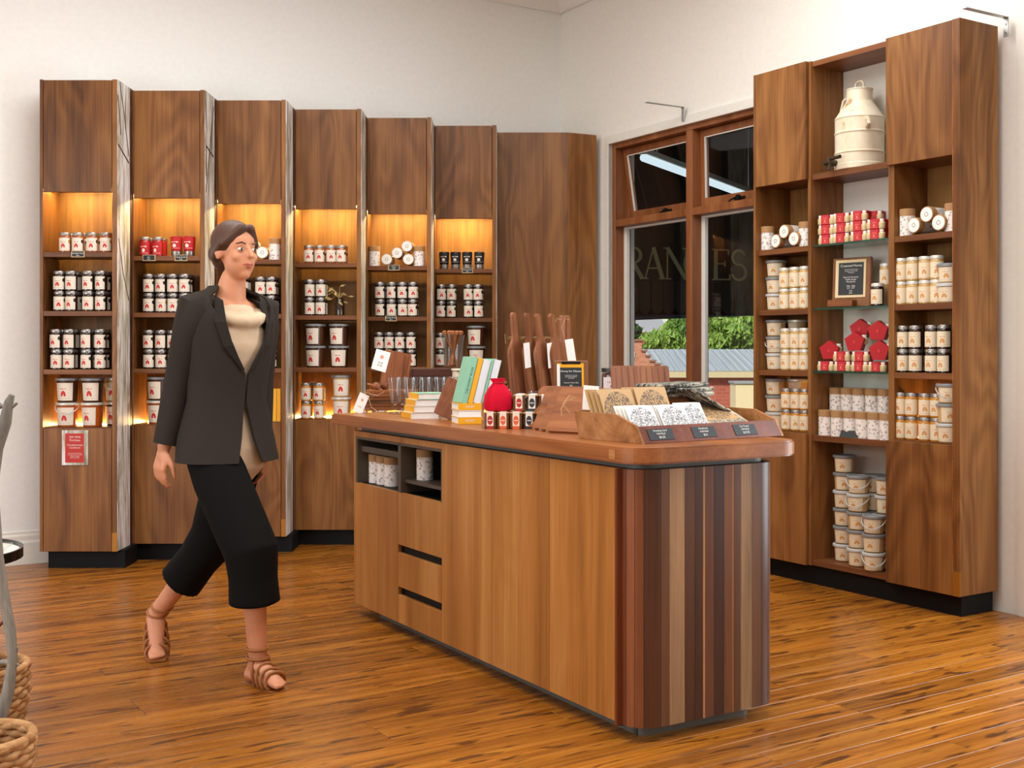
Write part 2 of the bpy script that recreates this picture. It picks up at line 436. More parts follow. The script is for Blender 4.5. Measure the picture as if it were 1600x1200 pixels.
# window_1: white architrave, cedar frame, two awning sashes over two fixed lights
win = frame_ob('window_1', None, None, WR, kind='structure')
bm = bmesh.new()
for t, p in ((.062, -.018), (.045, -.026), (.02, -.032)):                 # stepped moulding
    bx(bm, WX0 - t, WX0, p, 0, WZ0 - t, WZ1 + t); bx(bm, WX0, WX1, p, 0, WZ1, WZ1 + t); bx(bm, WX0, WX1, p, 0, WZ0 - t, WZ0)
ob('architrave', bm, WHITE, win)
XM = WR.xat(1077, 0); HT = zat(345, WR.w(WX0 + .2, 0).y)                   # mullion and transom
XR = WX1
bm = bmesh.new()
bx(bm, WX0, WX0 + .04, 0, .14, WZ0, WZ1, .003); bx(bm, XR - .04, XR, 0, .14, WZ0, WZ1, .003)
bx(bm, WX0 + .04, XR - .04, 0, .14, WZ1 - .035, WZ1, .003); bx(bm, WX0 + .04, XR - .04, -.02, .16, WZ0, WZ0 + .04, .003)
bx(bm, XM - .03, XM + .03, -.004, .14, WZ0 + .04, WZ1 - .035, .003)
bx(bm, WX0 + .04, XM - .03, 0, .14, HT - .03, HT + .02, .003); bx(bm, XM + .03, XR - .04, 0, .14, HT - .03, HT + .02, .003)
ob('frame', bm, W_WIN, win)
for a, b, tilt in ((WX0 + .045, XM - .035, .16), (XM + .035, XR - .045, .02)):
    h = WZ1 - .04 - (HT + .025)
    M = Matrix.Translation((0, .06, WZ1 - .04)) @ Matrix.Rotation(tilt, 4, 'X')
    bm = bmesh.new(); w = .045
    bx(bm, a, a + w, 0, .035, -h, 0, .002, M); bx(bm, b - w, b, 0, .035, -h, 0, .002, M)
    bx(bm, a + w, b - w, 0, .035, -w, 0, .002, M); bx(bm, a + w, b - w, 0, .035, -h, -h + w + .012, .002, M)
    sash = ob('sash', bm, W_WIN, win)
    ob('pane', box(a + w - .003, b - w + .003, .014, .019, -h + w, -w + .003, 0, M), GL, sash)
    bm = bmesh.new()
    for q in (0, 1): bx(bm, (a + w, b - w - .006)[q], (a + w + .006, b - w)[q], -.002, .012, -h + w + .012, -w, 0, M)
    bx(bm, a + w, b - w, -.002, .012, -w - .006, -w, 0, M)
    ob('glazing_bead', bm, WHITE, sash)
    bm = bmesh.new(); xc = (a + b) / 2 + .03
    bx(bm, xc - .05, xc + .05, -.012, .0, -h + .012, -h + .03, .003, M); bx(bm, xc - .012, xc + .016, -.03, -.01, -h + .008, -h + .04, .003, M)
    tube(bm, [M @ Vector((xc, -.025, -h + .03)), M @ Vector((xc - .06, -.03, -h + .012)), M @ Vector((xc - .075, -.03, -h))], .005, 6)
    ob('winder', bm, BLACK, sash)
for a, b in ((WX0 + .04, XM - .03), (XM + .03, XR - .04)):
    z0, z1 = WZ0 + .04, HT - .03; w = .035
    bm = bmesh.new()
    bx(bm, a, a + w, .075, .105, z0, z1, .002); bx(bm, b - .012, b, .075, .105, z0, z1, .002); bx(bm, a + w, b - .012, .075, .105, z1 - .014, z1, .002); bx(bm, a + w, b - .012, .075, .105, z0, z0 + .02, .002)
    f = ob('fixed_light', bm, WHITE, win, label='white painted bead frame')
    ob('pane', box(a + w - .002, b - .01, .088, .093, z0 + .018, z1 - .012), GL, f)
# small steel angle brackets on the wall
for px, py, reach in ((1068, 190, .3), (1573, 58, .3)):
    x = WR.xat(px, -.03); z = zat(py, WR.w(x, -.03).y)
    bm = box(x - .014, x + .014, -.037, -.033, z, z + .09, .001); bx(bm, x - .014, x + .014, -.037 - reach, -.033, z + .09, z + .094, .001)
    b = frame_ob('wall_bracket', bm, STEEL, WR, label='zinc angle bracket above the mullion of the window' if px < 1200 else 'zinc angle bracket at the top of the door architrave', cat='bracket', group='angle brackets on the right wall')
    bm = bmesh.new()
    for q in (.02, .06): lathe(bm, [(.005, 0), (.004, .003)], 8, Matrix.Translation((x, -.037, z + q)) @ Matrix.Rotation(PI / 2, 4, 'X'))
    ob('screw', bm, LIDM, b)
# door_1: white architrave and a glazed timber door, mostly past the right edge of the view
dr = frame_ob('door_1', None, None, WR, kind='structure')
bm = bmesh.new()
xa = WR.xat(1568, -.03); xb = WR.xat(1594, -.03)
for t, p in ((xb - xa, -.02), ((xb - xa) * .75, -.028), (.03, -.034)):
    bx(bm, DX0 - t, DX0, p, 0, 0, DZ1 + t); bx(bm, DX1, DX1 + t, p, 0, 0, DZ1 + t); bx(bm, DX0, DX1, p, 0, DZ1, DZ1 + t)
ob('architrave', bm, WHITE, dr)
bm = bmesh.new()
for a, b, z0, z1 in ((DX0, DX0 + .05, 0, DZ1), (DX1 - .05, DX1, 0, DZ1), (DX0 + .05, DX1 - .05, DZ1 - .05, DZ1), (DX0 + .05, DX0 + .19, 0, DZ1 - .05), (DX1 - .19, DX1 - .05, 0, DZ1 - .05), (DX0 + .19, DX1 - .19, 0, .25), (DX0 + .19, DX1 - .19, DZ1 - .19, DZ1 - .05)):
    bx(bm, a, b, .02, .1, z0, z1, .003)
ob('door_leaf', bm, W_WIN, dr)
ob('pane', box(DX0 + .185, DX1 - .185, .05, .056, .245, DZ1 - .185), GL, dr)
# window_2: the shop front window in the left wall, out of view
w2 = frame_ob('window_2', None, None, WB, kind='structure')
bm = bmesh.new()
for a, b, z0, z1 in ((-6.9, -6.8, .5, 3.2), (-1.8, -1.7, .5, 3.2), (-4.35, -4.25, .6, 3.1), (-6.8, -1.8, .5, .6), (-6.8, -1.8, 3.1, 3.2)): bx(bm, -9.26, -9.14, a, b, z0, z1, .004)
ob('frame', bm, W_WIN, w2)

# ------------------------------------------------------------------ outside the window
GROUND_T = N('road_asphalt'); GROUND_T.rough(.9).base(GROUND_T.mix(GROUND_T.noise(GROUND_T.coord(), 2, 5), lin((120, 118, 112)), lin((176, 172, 162))))
st = ob('street', prism(bmesh.new(), [(2.0, 12.5), (40, 10), (70, 95), (-20, 95)], -1.2, -1.0), GROUND_T.m, kind='structure')
frame_ob('footpath', box(-2, 9, .22, 3.2, -.3, -.06), plain('concrete_paving', (150, 146, 136), .9), WR, kind='structure')
DARKC = plain('awning_canvas_dark', (26, 23, 20), .9, spec=.1)
frame_ob('veranda_roof', box(-5, 9, .22, 3.3, 3.6, 3.66), plain('veranda_lining', (92, 92, 86), .7), WR, kind='structure')
bl = frame_ob('street_blind', box(-5.5, 1.6, 3.0, 3.02, 1.64, 3.58), DARKC, WR, label='dark canvas roller blind hanging at the outer edge of the veranda', cat='blind')
ob('bottom_rail', box(-5.5, 1.6, 2.985, 3.035, 1.60, 1.64, .004), BLACK, bl)
# awning valance with the shop's lettering
AX, AY = 1.10, 10.55
AW = Frame(AX - .35, AY - .10, 16)
aw = frame_ob('awning', None, None, AW, label='dark scalloped awning lettered in dull gold outside the window', cat='awning')
zt, zl, zs = 2.58, zat(437, 10.7), zat(481, 10.7)
ob('valance', box(-.3, 2.3, 0, .012, zl - .03, zt), plain('awning_canvas_brown', (50, 43, 35), .9, spec=.1), aw)
bm = bmesh.new(); pw = .118
pts = [(-pw / 2 + .004, 0)] + [(pw / 2 * .93 * math.cos(math.radians(a)), -.24 + .055 * math.sin(math.radians(a))) for a in range(180, 361, 30)] + [(pw / 2 - .004, 0)]
M = Matrix.Rotation(PI / 2, 4, 'X')
prism(bm, pts, -.006, .006, 0, M); sc_me = fin(bm, 'scallop')
for i in range(22): ob('scallop', sc_me, plain('awning_canvas_scallop', (58, 51, 43), .9, spec=.1), aw, (-.24 + i * pw, -.004 + .003 * (i % 2), zl - .02))
ob('backing', box(-.3, 2.3, .03, .04, zs - .06, zl), DARKC, aw)
GOLD = plain('dull_gold_lettering', (150, 138, 96), .7)
def strokes(ch, h):
    """serif capitals from bars and arcs: list of ('b', x0,z0,x1,z1,thick) in units of the cap height"""
    T, t, s = .13, .045, .035
    D = {'F': [(.14, 0, .14, 1, T), (.14, .975, .58, .975, t), (.14, .53, .44, .53, t), (0, .015, .3, .015, s), (0, .985, .2, .985, s), (.575, .99, .575, .8, t), (.44, .62, .44, .44, t)],
         'R': [(.14, 0, .14, 1, T), (.14, .975, .4, .975, t), (.14, .5, .4, .5, t), (.38, .5, .68, .0, T), (0, .015, .3, .015, s), (0, .985, .2, .985, s), (.6, .015, .78, .015, s)],
         'A': [(.08, 0, .37, 1, t), (.36, 1, .68, 0, T), (.17, .34, .58, .34, t), (-.04, .015, .2, .015, s), (.54, .015, .82, .015, s)],
         'N': [(.1, 0, .1, 1, t), (.1, 1, .74, 0, T), (.74, 0, .74, 1, t), (-.03, .015, .23, .015, s), (-.04, .985, .16, .985, s), (.62, .985, .86, .985, s)],
         'C': [], 'S': [],
         'E': [(.14, 0, .14, 1, T), (.14, .975, .58, .975, t), (.14, .53, .46, .53, t), (.14, .025, .62, .025, t), (0, .015, .2, .015, s), (0, .985, .2, .985, s), (.58, .99, .58, .82, t), (.46, .62, .46, .44, t), (.62, 0, .64, .19, t)]}[ch]
    A = {'R': [(.38, .74, .24, .235, -90, 90, .11)], 'C': [(.44, .5, .42, .48, 32, 328, .1)], 'S': [(.3, .74, .22, .235, 20, 270, .09), (.3, .27, .25, .25, 90, -160, .1)]}.get(ch, [])
    return [tuple(v * h for v in b) for b in D], A
def letter(ch, x, z, h):
    bm = bmesh.new(); B, A = strokes(ch, h)
    for k, (x0, z0, x1, z1, w) in enumerate(B):
        L = math.hypot(x1 - x0, z1 - z0); a = math.atan2(z1 - z0, x1 - x0)
        bx(bm, 0, L, -.0062 - .0002 * k, -.001, -w / 2, w / 2, 0, Matrix.Translation((x + x0, 0, z + z0)) @ Matrix.Rotation(-a, 4, 'Y'))
    for cx, cz, rx, rz, a0, a1, w in A:
        p = [(x + (cx + rx * math.cos(math.radians(a0 + (a1 - a0) * i / 14))) * h, z + (cz + rz * math.sin(math.radians(a0 + (a1 - a0) * i / 14))) * h) for i in range(15)]
        for i, ((xa_, za_), (xb_, zb_)) in enumerate(zip(p, p[1:])):
            ww = w * h * (.35 + .65 * abs(math.sin(PI * (i + .5) / 14)))
            L = math.hypot(xb_ - xa_, zb_ - za_); a = math.atan2(zb_ - za_, xb_ - xa_)
            bx(bm, -.002, L + .002, -.0058, -.001, -ww / 2, ww / 2, 0, Matrix.Translation((xa_, 0, za_)) @ Matrix.Rotation(-a, 4, 'Y'))
    ob('lettering', bm, GOLD, aw)
hz0, hh = zl, zat(388, 10.7) - zl
for ch, px in zip('FRANCES', (938, 972, 1004, 1038, 1069, 1112, 1141)): letter(ch, AW.xat(px, 0), hz0, hh)
# added glowing tube imitating a ceiling light reflected in the upper panes
p1, p2 = Vector((1.0, 8.98, 2.74)), Vector((2.42, 11.5, 2.74)); d = (p2 - p1); L = d.length
bt = ob('reflection_tube', box(0, L, -.035, .035, .025, .07, .004), WHITE, None, p1, math.atan2(d.y, d.x), label='long white glowing tube added outside the window to imitate a reflected ceiling light', cat='lamp')
bm = bmesh.new(); tube(bm, [(.02, 0, 0), (L - .02, 0, 0)], .03, 10); ob('tube', bm, emit('reflection_tube_glow', (214, 232, 240), 1.0), bt)
bm = bmesh.new()
for q in (.3, L - .3): tube(bm, [(q, 0, .07), (q, 0, .86)], .006, 6)
ob('hanger', bm, STEEL, bt)
# houses across the road
ROOFM = N('pale_steel_roof'); wv = ROOFM.n('ShaderNodeTexWave'); wv.inputs['Scale'].default_value = 1.3; wv.inputs['Distortion'].default_value = 1.0
ROOFM.l(ROOFM.coord((1, .3, 1), rnd=False), wv.inputs[0]); ROOFM.rough(.5).base(ROOFM.mix(wv.outputs['Fac'], lin((208, 214, 210)), lin((230, 233, 230))))
def bricks(name, a, b, m, sc):
    n = N(name).rough(.85); t = n.n('ShaderNodeTexBrick'); t.inputs['Scale'].default_value = sc
    for i, c in ((1, a), (2, b), (3, m)): t.inputs[i].default_value = lin(c)
    tc = n.n('ShaderNodeTexCoord'); mp = n.n('ShaderNodeMapping'); mp.inputs['Rotation'].default_value = (PI / 2, 0, 0); n.l(tc.outputs['Object'], mp.inputs[0]); n.l(mp.outputs[0], t.inputs[0])
    n.base(t.outputs[0]); return n.m
BR1 = bricks('old_red_brick', (176, 106, 74), (196, 128, 94), (200, 160, 130), 5)
BR2 = bricks('plain_red_brick', (168, 84, 62), (184, 98, 74), (176, 110, 88), 2)
def X(px, Y): return (px - HX) / F * Y
h1 = empty('roofed_house', (0, 40, 0), 0, 'long low house with pale steel roof across the road', 'house')
bm = bmesh.new()
ya, za, yb, zb = 0, zat(580, 40), 4, 1.33
r = bm.verts.new((X(995, 40), ya, za)), bm.verts.new((X(1420, 40), ya, za)), bm.verts.new((X(1420, 40), yb, zb)), bm.verts.new((X(995, 40), yb, zb)); bm.faces.new(r)
bmesh.ops.solidify(bm, geom=list(bm.faces), thickness=-.05)
ob('roof', bm, ROOFM.m, h1)
ob('fascia', box(X(995, 40), X(1420, 40), -.05, .02, zat(590, 40), za - .01), plain('cream_fascia', (206, 186, 140), .6), h1)
ob('wall', box(X(1000, 40), X(1330, 40), .3, 3.6, -1, za - .02), BR2, h1)
ob('rib', fin((lambda bm: [bx(bm, X(1000 + 13 * i, 40), X(1000 + 13 * i, 40) + .02, 0, 4, 0, .012, 0, Matrix.Translation((0, 0, za + .02)) @ Matrix.Rotation(math.atan2(zb - za, 4), 4, 'X')) for i in range(32)] and bm)(bmesh.new()), 'rib'), ROOFM.m, h1)
h2 = empty('gabled_brick_house', (0, 34, 0), 0, 'old brick building with stepped gable and white plaque across the road', 'house')
zz = lambda py: zat(py, 34)
xs = [X(p, 34) for p in (940, 1003, 1007, 1016, 1024, 1032)]; zs_ = [zz(p) for p in (535, 550, 558, 566, 574)]
pts = [(xs[0], -1), (xs[0], zs_[0]), (xs[1], zs_[0]), (xs[1], zs_[1]), (xs[2], zs_[1]), (xs[2], zs_[2])]
pts = [(xs[0], -1), (xs[0], zz(533)), (xs[1], zz(533)), (xs[1], zz(549)), (xs[2] + .05, zz(549)), (xs[2] + .05, zz(557)), (xs[3], zz(557)), (xs[3], zz(565)), (xs[4], zz(565)), (xs[4], zz(570)), (xs[5], zz(570)), (xs[5], -1)]
ob('gable_wall', prism(bmesh.new(), pts, 0, .4, 0, Matrix.Translation((0, .4, 0)) @ Matrix.Rotation(PI / 2, 4, 'X')), BR1, h2)
bm = bmesh.new()
for i in range(1, len(pts) - 2, 2):
    (x0, z0), (x1, z1) = pts[i], pts[i + 1]; bx(bm, min(x0, x1) - .03, max(x0, x1) + .03, -.06, .46, z0, z0 + .05)
ob('coping', bm, plain('brick_coping', (150, 104, 80), .8), h2)
a = [(X(983, 34) + .17 * math.cos(math.radians(22.5 + 45 * i)), zz(555) + .19 * math.sin(math.radians(22.5 + 45 * i))) for i in range(8)]
ob('plaque', prism(bmesh.new(), a, 0, .04, 0, Matrix.Rotation(PI / 2, 4, 'X')), WHITE, h2)
h3 = empty('white_roofed_house', (0, 60, 0), 0, 'white roofed brick house far behind the bushes', 'house')
bm = bmesh.new(); prism(bm, [(0, 0), (4.5, 0), (4.5, .06), (0, .06)], 0, .05); bm.free()
bm = bmesh.new(); vv = [bm.verts.new(p) for p in ((X(985, 60), 0, zat(518, 60)), (X(1046, 60), 0, zat(518, 60)), (X(1046, 60), 3, zat(499, 63)), (X(985, 60), 3, zat(499, 63)))]; bm.faces.new(vv); bmesh.ops.solidify(bm, geom=list(bm.faces), thickness=-.08)
ob('roof', bm, plain('white_tile_roof', (226, 224, 218), .6), h3)
ob('wall', box(X(990, 60), X(1042, 60), .4, 3, -1, zat(519, 60)), BR2, h3)
cb = empty('cream_kiosk', (X(1162, 30), 30, -1), 0, 'small cream flat-roofed kiosk at the roadside by the brick wall', 'kiosk')
ob('wall', box(-.2, .8, 0, .8, 0, zat(600, 30) + 1, .01), plain('cream_render', (228, 204, 154), .7), cb)
ob('roof', box(-.24, .84, -.05, .85, zat(600, 30) + 1, zat(596, 30) + 1, .01), plain('grey_flat_roof', (150, 148, 140), .7), cb)
bm = box(.26, .3, -.04, .0, zat(596, 30) + 1, zat(582, 30) + 1); bx(bm, .3, .42, -.04, 0, zat(596, 30) + 1, zat(592, 30) + 1); ob('pipe', bm, WHITE, cb)
LEAF = {}
def leafmat(nm, a, b):
    n = N(nm).rough(.6); oi = n.noise(n.coord(), 3.0, 3); n.base(n.mix(oi, lin(a), lin(b))); n.b.inputs['Subsurface Weight'].default_value = 0; return n.m
LM = [leafmat('leaf_bright', (70, 120, 34), (168, 190, 84)), leafmat('leaf_mid', (44, 84, 28), (120, 156, 60)), leafmat('leaf_dark', (30, 56, 26), (84, 112, 58))]
def bush(name, label, cx, cz, rx, rz, Y, mat, n, seed, sz=.16):
    r = random.Random(seed); bm = bmesh.new()
    for _ in range(n):
        while True:
            p = Vector((r.uniform(-1, 1), r.uniform(-1, 1), r.uniform(-1, 1)))
            if .45 < p.length < 1: break
        lump = .82 + .18 * math.sin(5 * p.x + seed) * math.cos(6 * p.z)
        c = Vector((p.x * rx * lump, p.y * rx * .8 * lump, p.z * rz * lump))
        M = Matrix.Translation(c) @ Euler((r.uniform(0, 6), r.uniform(0, 6), r.uniform(0, 6))).to_matrix().to_4x4()
        s = sz * r.uniform(.6, 1.3)
        q = [bm.verts.new(M @ Vector(t)) for t in ((-s, 0, 0), (0, -s * .45, .02), (s, 0, 0), (0, s * .45, .02))]; bm.faces.new(q)
    t = empty(name, (cx, Y, -1), 0, label, 'tree')
    ob('foliage', bm, mat, t, (0, 0, cz + 1))['kind'] = 'stuff'
    bm = bmesh.new(); tube(bm, [(0, 0, 0), (.1, 0, (cz + 1) * .5), (0, 0, cz + 1)], [.16, .12, .06], 8)
    for q in range(4): tube(bm, [(0, 0, (cz + 1) * .7), (rx * .5 * math.cos(q * 1.6), rx * .4 * math.sin(q * 1.6), cz + 1 + rz * .3)], [.06, .02], 6)
    ob('trunk', bm, plain('bark_brown', (84, 66, 48), .9), t)
bush('leafy_tree', 'bright green leafy tree filling the right pane of the window', X(1140, 46), zat(520, 46), 1.45, 1.05, 46, LM[0], 3600, 1)
bush('leafy_tree', 'mid green tree between the two panes beyond the house roof', X(1078, 48), zat(520, 48), .8, 1.1, 48, LM[1], 1800, 2)
bush('shrub', 'yellow green low shrub behind the stepped gable', X(1036, 46), zat(535, 46), 1.0, .55, 46, LM[0], 1500, 3)
bush('leafy_tree', 'dark green tree at the left edge of the left pane', X(978, 50), zat(518, 50), .7, .9, 50, LM[2], 1400, 4)
bush('leafy_tree', 'pale green slender tree in front of the white roofed house', X(1058, 52), zat(512, 52), .75, .8, 52, LM[0], 1200, 5)

# ------------------------------------------------------------------ the stepped row of narrow cabinets on the back wall
UW, UD = .4425, .268
def unit_frame(i): return Frame(-2.7055 + .431 * i, 6.701 + .271 * i, 0)
ORD = ['first', 'second', 'third', 'fourth', 'fifth', 'sixth', 'seventh']
def bark():
    n = N('bark_photo_print').rough(.45)
    a = n.noise(n.coord((6, 6, 1.0)), 1.4, 5, .65, 1.5); b = n.noise(n.coord((60, 60, 5)), 1, 5, .7, .5)
    k = n.math('MULTIPLY_ADD', b, .55, n.math('MULTIPLY', a, .55))
    c = n.ramp(k, [(.38, lin((58, 48, 46))), (.46, lin((138, 128, 112))), (.53, lin((192, 186, 172))), (.62, lin((236, 234, 236)))])
    g = n.ramp(n.noise(n.coord((2, 2, 1)), 3, 2), [(.5, (0, 0, 0, 1)), (.62, (1, 1, 1, 1))])
    c = n.mix(n.math('MULTIPLY', g, .30), c, lin((120, 118, 70)))
    n.base(c); return n.m
BARK = bark()
BRANCH = plain('branch_print', (62, 50, 46), .5)
for i in range(6):
    fr = unit_frame(i)
    cab = empty('shelf_cabinet', fr.o, 0, '%s narrow walnut shelf cabinet counted from the left of the stepped row' % ORD[i], 'cabinet', 'stepped walnut cabinets on the back wall')
    t = .018
    ob('side_panel', box(0, t, 0, UD, ZB, ZT, .0015), W_CAB, cab)
    ob('side_panel', box(UW - .028, UW, 0, UD, ZB, ZT, .0015), W_CAB, cab)
    ob('back_panel', box(t, UW - .028, UD - .012, UD, ZB, ZT - .02), W_IN, cab)
    ob('top_panel', box(t, UW - .028, .02, UD - .012, ZT - .03, ZT - .012), W_CABX, cab)
    dz = 2.163
    ob('upper_door', box(t + .003, UW - .031, .0, .019, dz, ZT - .004, .0015), W_CAB, cab)
    ob('lower_door', box(t + .003, UW - .031, .0, .019, ZB, SH[3] - .006, .0015), W_CAB, cab)
    ob('niche_ceiling', box(t, UW - .028, .045, UD - .012, dz + .030, dz + .046), W_CABX, cab)
    for z in SH[:3]: ob('shelf', box(t, UW - .028, .006, UD - .046, z - .028, z, .001), W_CABX, cab)
    ob('niche_floor', box(t, UW - .028, .0195, UD - .012, SH[3] - .024, SH[3], .001), W_CABX, cab)
    ob('bottom_panel', box(t, UW - .028, .02, UD - .012, ZB + .001, ZB + .019), W_CABX, cab)
    ob('plinth', box(.03 if i == 0 else -.04, UW + .03 if i < 5 else UW - .02, .05, UD, 0, ZB), BLACK, cab)
    ob('light_strip', box(.03, UW - .04, .085, .103, dz + .0225, dz + .0295), LEDT, cab, label='glowing amber light strip')
    ob('light_strip', box(.03, UW - .04, UD - .03, UD - .018, SH[3] + .0005, SH[3] + .006), LED, cab, label='glowing amber light strip')
    bp = ob('bark_panel', box(UW, UW + .003, .004, UD - .05, ZB + .002, ZT), BARK, cab, label='side panel with a photographic print of tree bark')
    ob('edge_strip', box(UW, UW + .003, UD - .05, UD, ZB + .002, ZT), W_DRK, cab)
    if i < 2:
        bm = bmesh.new()
        def stick(p): 
            for (y0, z0), (y1, z1) in zip(p, p[1:]):
                L = math.hypot(y1 - y0, z1 - z0); bx(bm, UW + .003, UW + .0036, 0, L, -.006, .006, 0, Matrix.Translation((0, y0, z0)) @ Matrix.Rotation(math.atan2(z1 - z0, y1 - y0), 4, 'X'))
        if i == 0: stick([(.04, 2.8), (.12, 2.62), (.2, 2.4)]); stick([(.01, 2.44), (.2, 2.36)]); stick([(.01, 2.72), (.06, 2.5)]); stick([(.02, 1.9), (.1, 1.7), (.2, 1.55)])
        else: stick([(.2, 2.75), (.12, 2.5), (.02, 2.2)]); stick([(.02, 2.48), (.2, 2.44)]); stick([(.01, 2.8), (.03, 2.3)])
        ob('printed_branch', bm, BRANCH, bp, kind='stuff')
    if i < 3: ob('corner_plate', box(UW - .0285, UW + .0005, -.001, .004, ZB, ZB + .108, .0005), BRASS, cab, label='brass corner plate')
# ----- tall plain cabinet in the corner with an angled end
pf = Frame(-.1195, 8.327, 0)
tall = empty('corner_cabinet', pf.o, 0, 'tall plain walnut corner cabinet with an angled end beside the window', 'cabinet')
ob('carcass', prism(bmesh.new(), [(.01, .022), (.518, .022), (.71, .12), (.52, .46), (.42, .49), (.01, .265)], ZB, ZT - .002), W_IN, tall)
ob('front_panel', box(.004, .519, 0, .02, ZB, ZT, .0015), W_CAB, tall)
M = Matrix.Translation((.521, 0, 0)) @ Matrix.Rotation(math.atan2(.105, .21), 4, 'Z')
ob('angled_panel', box(0, .232, 0, .02, ZB, ZT, .0015, M), W_CAB, tall)
ob('plinth', prism(bmesh.new(), [(.03, .05), (.5, .05), (.66, .13), (.5, .44), (.42, .45), (.03, .25)], 0, ZB), BLACK, tall)

# ----- tall three-bay cabinet right of the window
RCW = 1.362
xA1, xB0, xB1, xC1 = RC.xat(1259), RC.xat(1266, .03), RC.xat(1388, .0), RC.xat(1490)
RD = .285
big = empty('display_cabinet', RC.o, RC.a, 'large three-bay walnut display cabinet right of the window', 'cabinet')
ob('side_panel', box(0, .018, 0, RD, ZB, ZT, .0015), W_CAB, big)
ob('side_panel', box(RCW - .04, RCW, 0, RD, ZB, ZT, .002), W_CAB, big)
pA0, pA1, pB0, pB1 = xA1 - .006, xB0 + .012, xB1 - .018, xB1 + .018
ob('partition', box(pA0, pA1, .022, RD, ZB, ZT - .002, .001), W_CAB, big)
ob('partition', box(pB0, pB1, .022, RD, ZB, ZT - .002, .001), W_CAB, big)
for a, b, white in ((.018, pA0, 0), (pA1, pB0, 1), (pB1, RCW - .04, 0)):
    d0 = .0 if not white else .032
    ob('back_panel', box(a, b, RD - .012, RD, ZB, ZT - .02), WHITE if white else W_IN, big, label='white back panel' if white else None)
    ob('top_panel', box(a, b, d0 + .02 - .02 * white, RD - .012, ZT - .032, ZT - .004), W_CABX, big)
    ob('bottom_panel', box(a, b, d0 + .02 - .02 * white, RD - .012, ZB + .001, ZB + .029), W_CABX, big)
    if not white:
        ob('upper_door', box(a + (.002 if a < .1 else -.034), b + (.006 if a < .1 else -.002), -.001, .019, 2.173, ZT - .002, .0015), W_CAB, big)
        ob('lower_door', box(a + (.002 if a < .1 else -.034), b + (.006 if a < .1 else -.002), -.001, .019, ZB, SH[3] - .006, .0015), W_CAB, big)
        ob('niche_ceiling', box(a, b, .03, RD - .012, 2.175, 2.193), W_CABX, big)
        for z in SH[:3]: ob('shelf', box(a, b, .024, RD - .03, z - .03, z, .001), W_CABX, big)
        ob('niche_floor', box(a, b, .0195, RD - .012, SH[3] - .024, SH[3], .001), W_CABX, big)
        ob('light_strip', box(a + .02, b - .02, RD - .03, RD - .018, SH[3] + .0005, SH[3] + .006), LED, big, label='glowing amber light strip')
    else:
        for z in (2.2, SH[3] - .012): ob('shelf', box(a, b, .032, RD - .012, z - .032, z, .001), W_CABX, big)
        for z in SH[:3]: ob('glass_shelf', box(a + .001, b - .001, .04, RD - .014, z - .01, z), GLS, big, label='clear glass shelf with green edge')
        for z in SH[:3]: ob('glass_edge', box(a + .001, b - .001, .0385, .0398, z - .01, z), plain('bottle_green_glass_edge', (34, 70, 58), .1), big, label='green front edge of the glass shelf')
ob('plinth', box(.03, RCW - .03, .05, RD, 0, ZB), BLACK, big)
ob('corner_plate', box(RCW - .041, RCW + .0005, -.001, .004, ZB, ZB + .115, .0005), BRASS, big, label='brass corner plate')
ob('edge_band', box(RCW - .041, RCW - .036, -.0012, .0, ZB + .115, ZT), W_TOP, big)

# ------------------------------------------------------------------ counter
TOPZ, UNZ, BOT = .945, .893, .05
XL = CT.xat(553); LX = -2.33
cnt = empty('shop_counter', CT.o, CT.a, 'long timber shop counter with rounded end in the middle of the floor', 'counter')
xp = [XL, CT.xat(622), CT.xat(690), CT.xat(768), CT.xat(858), CT.xat(968)]
BD = .62
body_top = .872
zn1 = .846; zn0 = .626
# carcass behind the fronts: kept open at the two niches
bm = bmesh.new()
bx(bm, xp[2], xp[5], .022, BD - .02, BOT, body_top); bx(bm, xp[0] + .001, xp[2], .3, BD - .02, BOT, body_top); bx(bm, xp[0] + .001, xp[2], .022, .3, BOT, zn0 - .1)
ob('carcass', bm, BLACKIN, cnt)
ob('left_side', box(xp[0], xp[0] + .018, .0, BD, BOT, body_top, .001), W_CTR, cnt)
ob('back_panel', box(xp[0] + .018, xp[5], BD - .02, BD, BOT, body_top, .001), W_CTR, cnt)
ob('top_rail', box(xp[0] + .019, xp[2], .0, .02, zn1, body_top, .001), W_CTR, cnt)
ob('door', box(xp[0] + .019, xp[1] - .001, 0, .02, BOT, zn0, .001), W_CTR, cnt)
dzs = (.626, .462, .438, .275, .251, BOT)
zfun = lambda py, px: zat(py, CT.w(CT.xat(px), 0).y)
d1t, d1b, d2t, d2b, d3t = zn0, zfun(861, 655), zfun(874, 655), zfun(929, 655), zfun(942, 655)
for zt_, zb_ in ((d1t, d1b), (d2t, d2b), (d3t, BOT)): ob('drawer', box(xp[1] + .001, xp[2] - .001, 0, .02, zb_, zt_, .001), W_CTR, cnt)
for a, b in zip(xp[2:], xp[3:]): ob('panel', box(a + .0014, b - .0014, 0, .02, BOT, body_top, .001), W_CTR, cnt)
nf = ob('niche_frame', None, BLACKIN, cnt) if False else None
bm = bmesh.new(); m_ = xp[1] + .012; g = plain('grey_brown_edging', (72, 60, 48), .5)
bx(bm, xp[0] + .019, xp[0] + .04, .001, .3, zn0, zn1); bx(bm, m_ - .014, m_ + .014, .001, .3, zn0, zn1); bx(bm, xp[2] - .008, xp[2], .001, .3, zn0, zn1); bx(bm, xp[0] + .04, xp[2] - .008, .001, .3, zn1 - .012, zn1)
ob('niche_frame', bm, g, cnt)
ob('niche_shelf', box(xp[0] + .04, m_ - .014, .02, .3, zn1 - .072, zn1 - .045), g, cnt)
ob('niche_shelf', box(m_ + .014, xp[2] - .008, .02, .3, zn0 + .045, zn0 + .06), g, cnt)
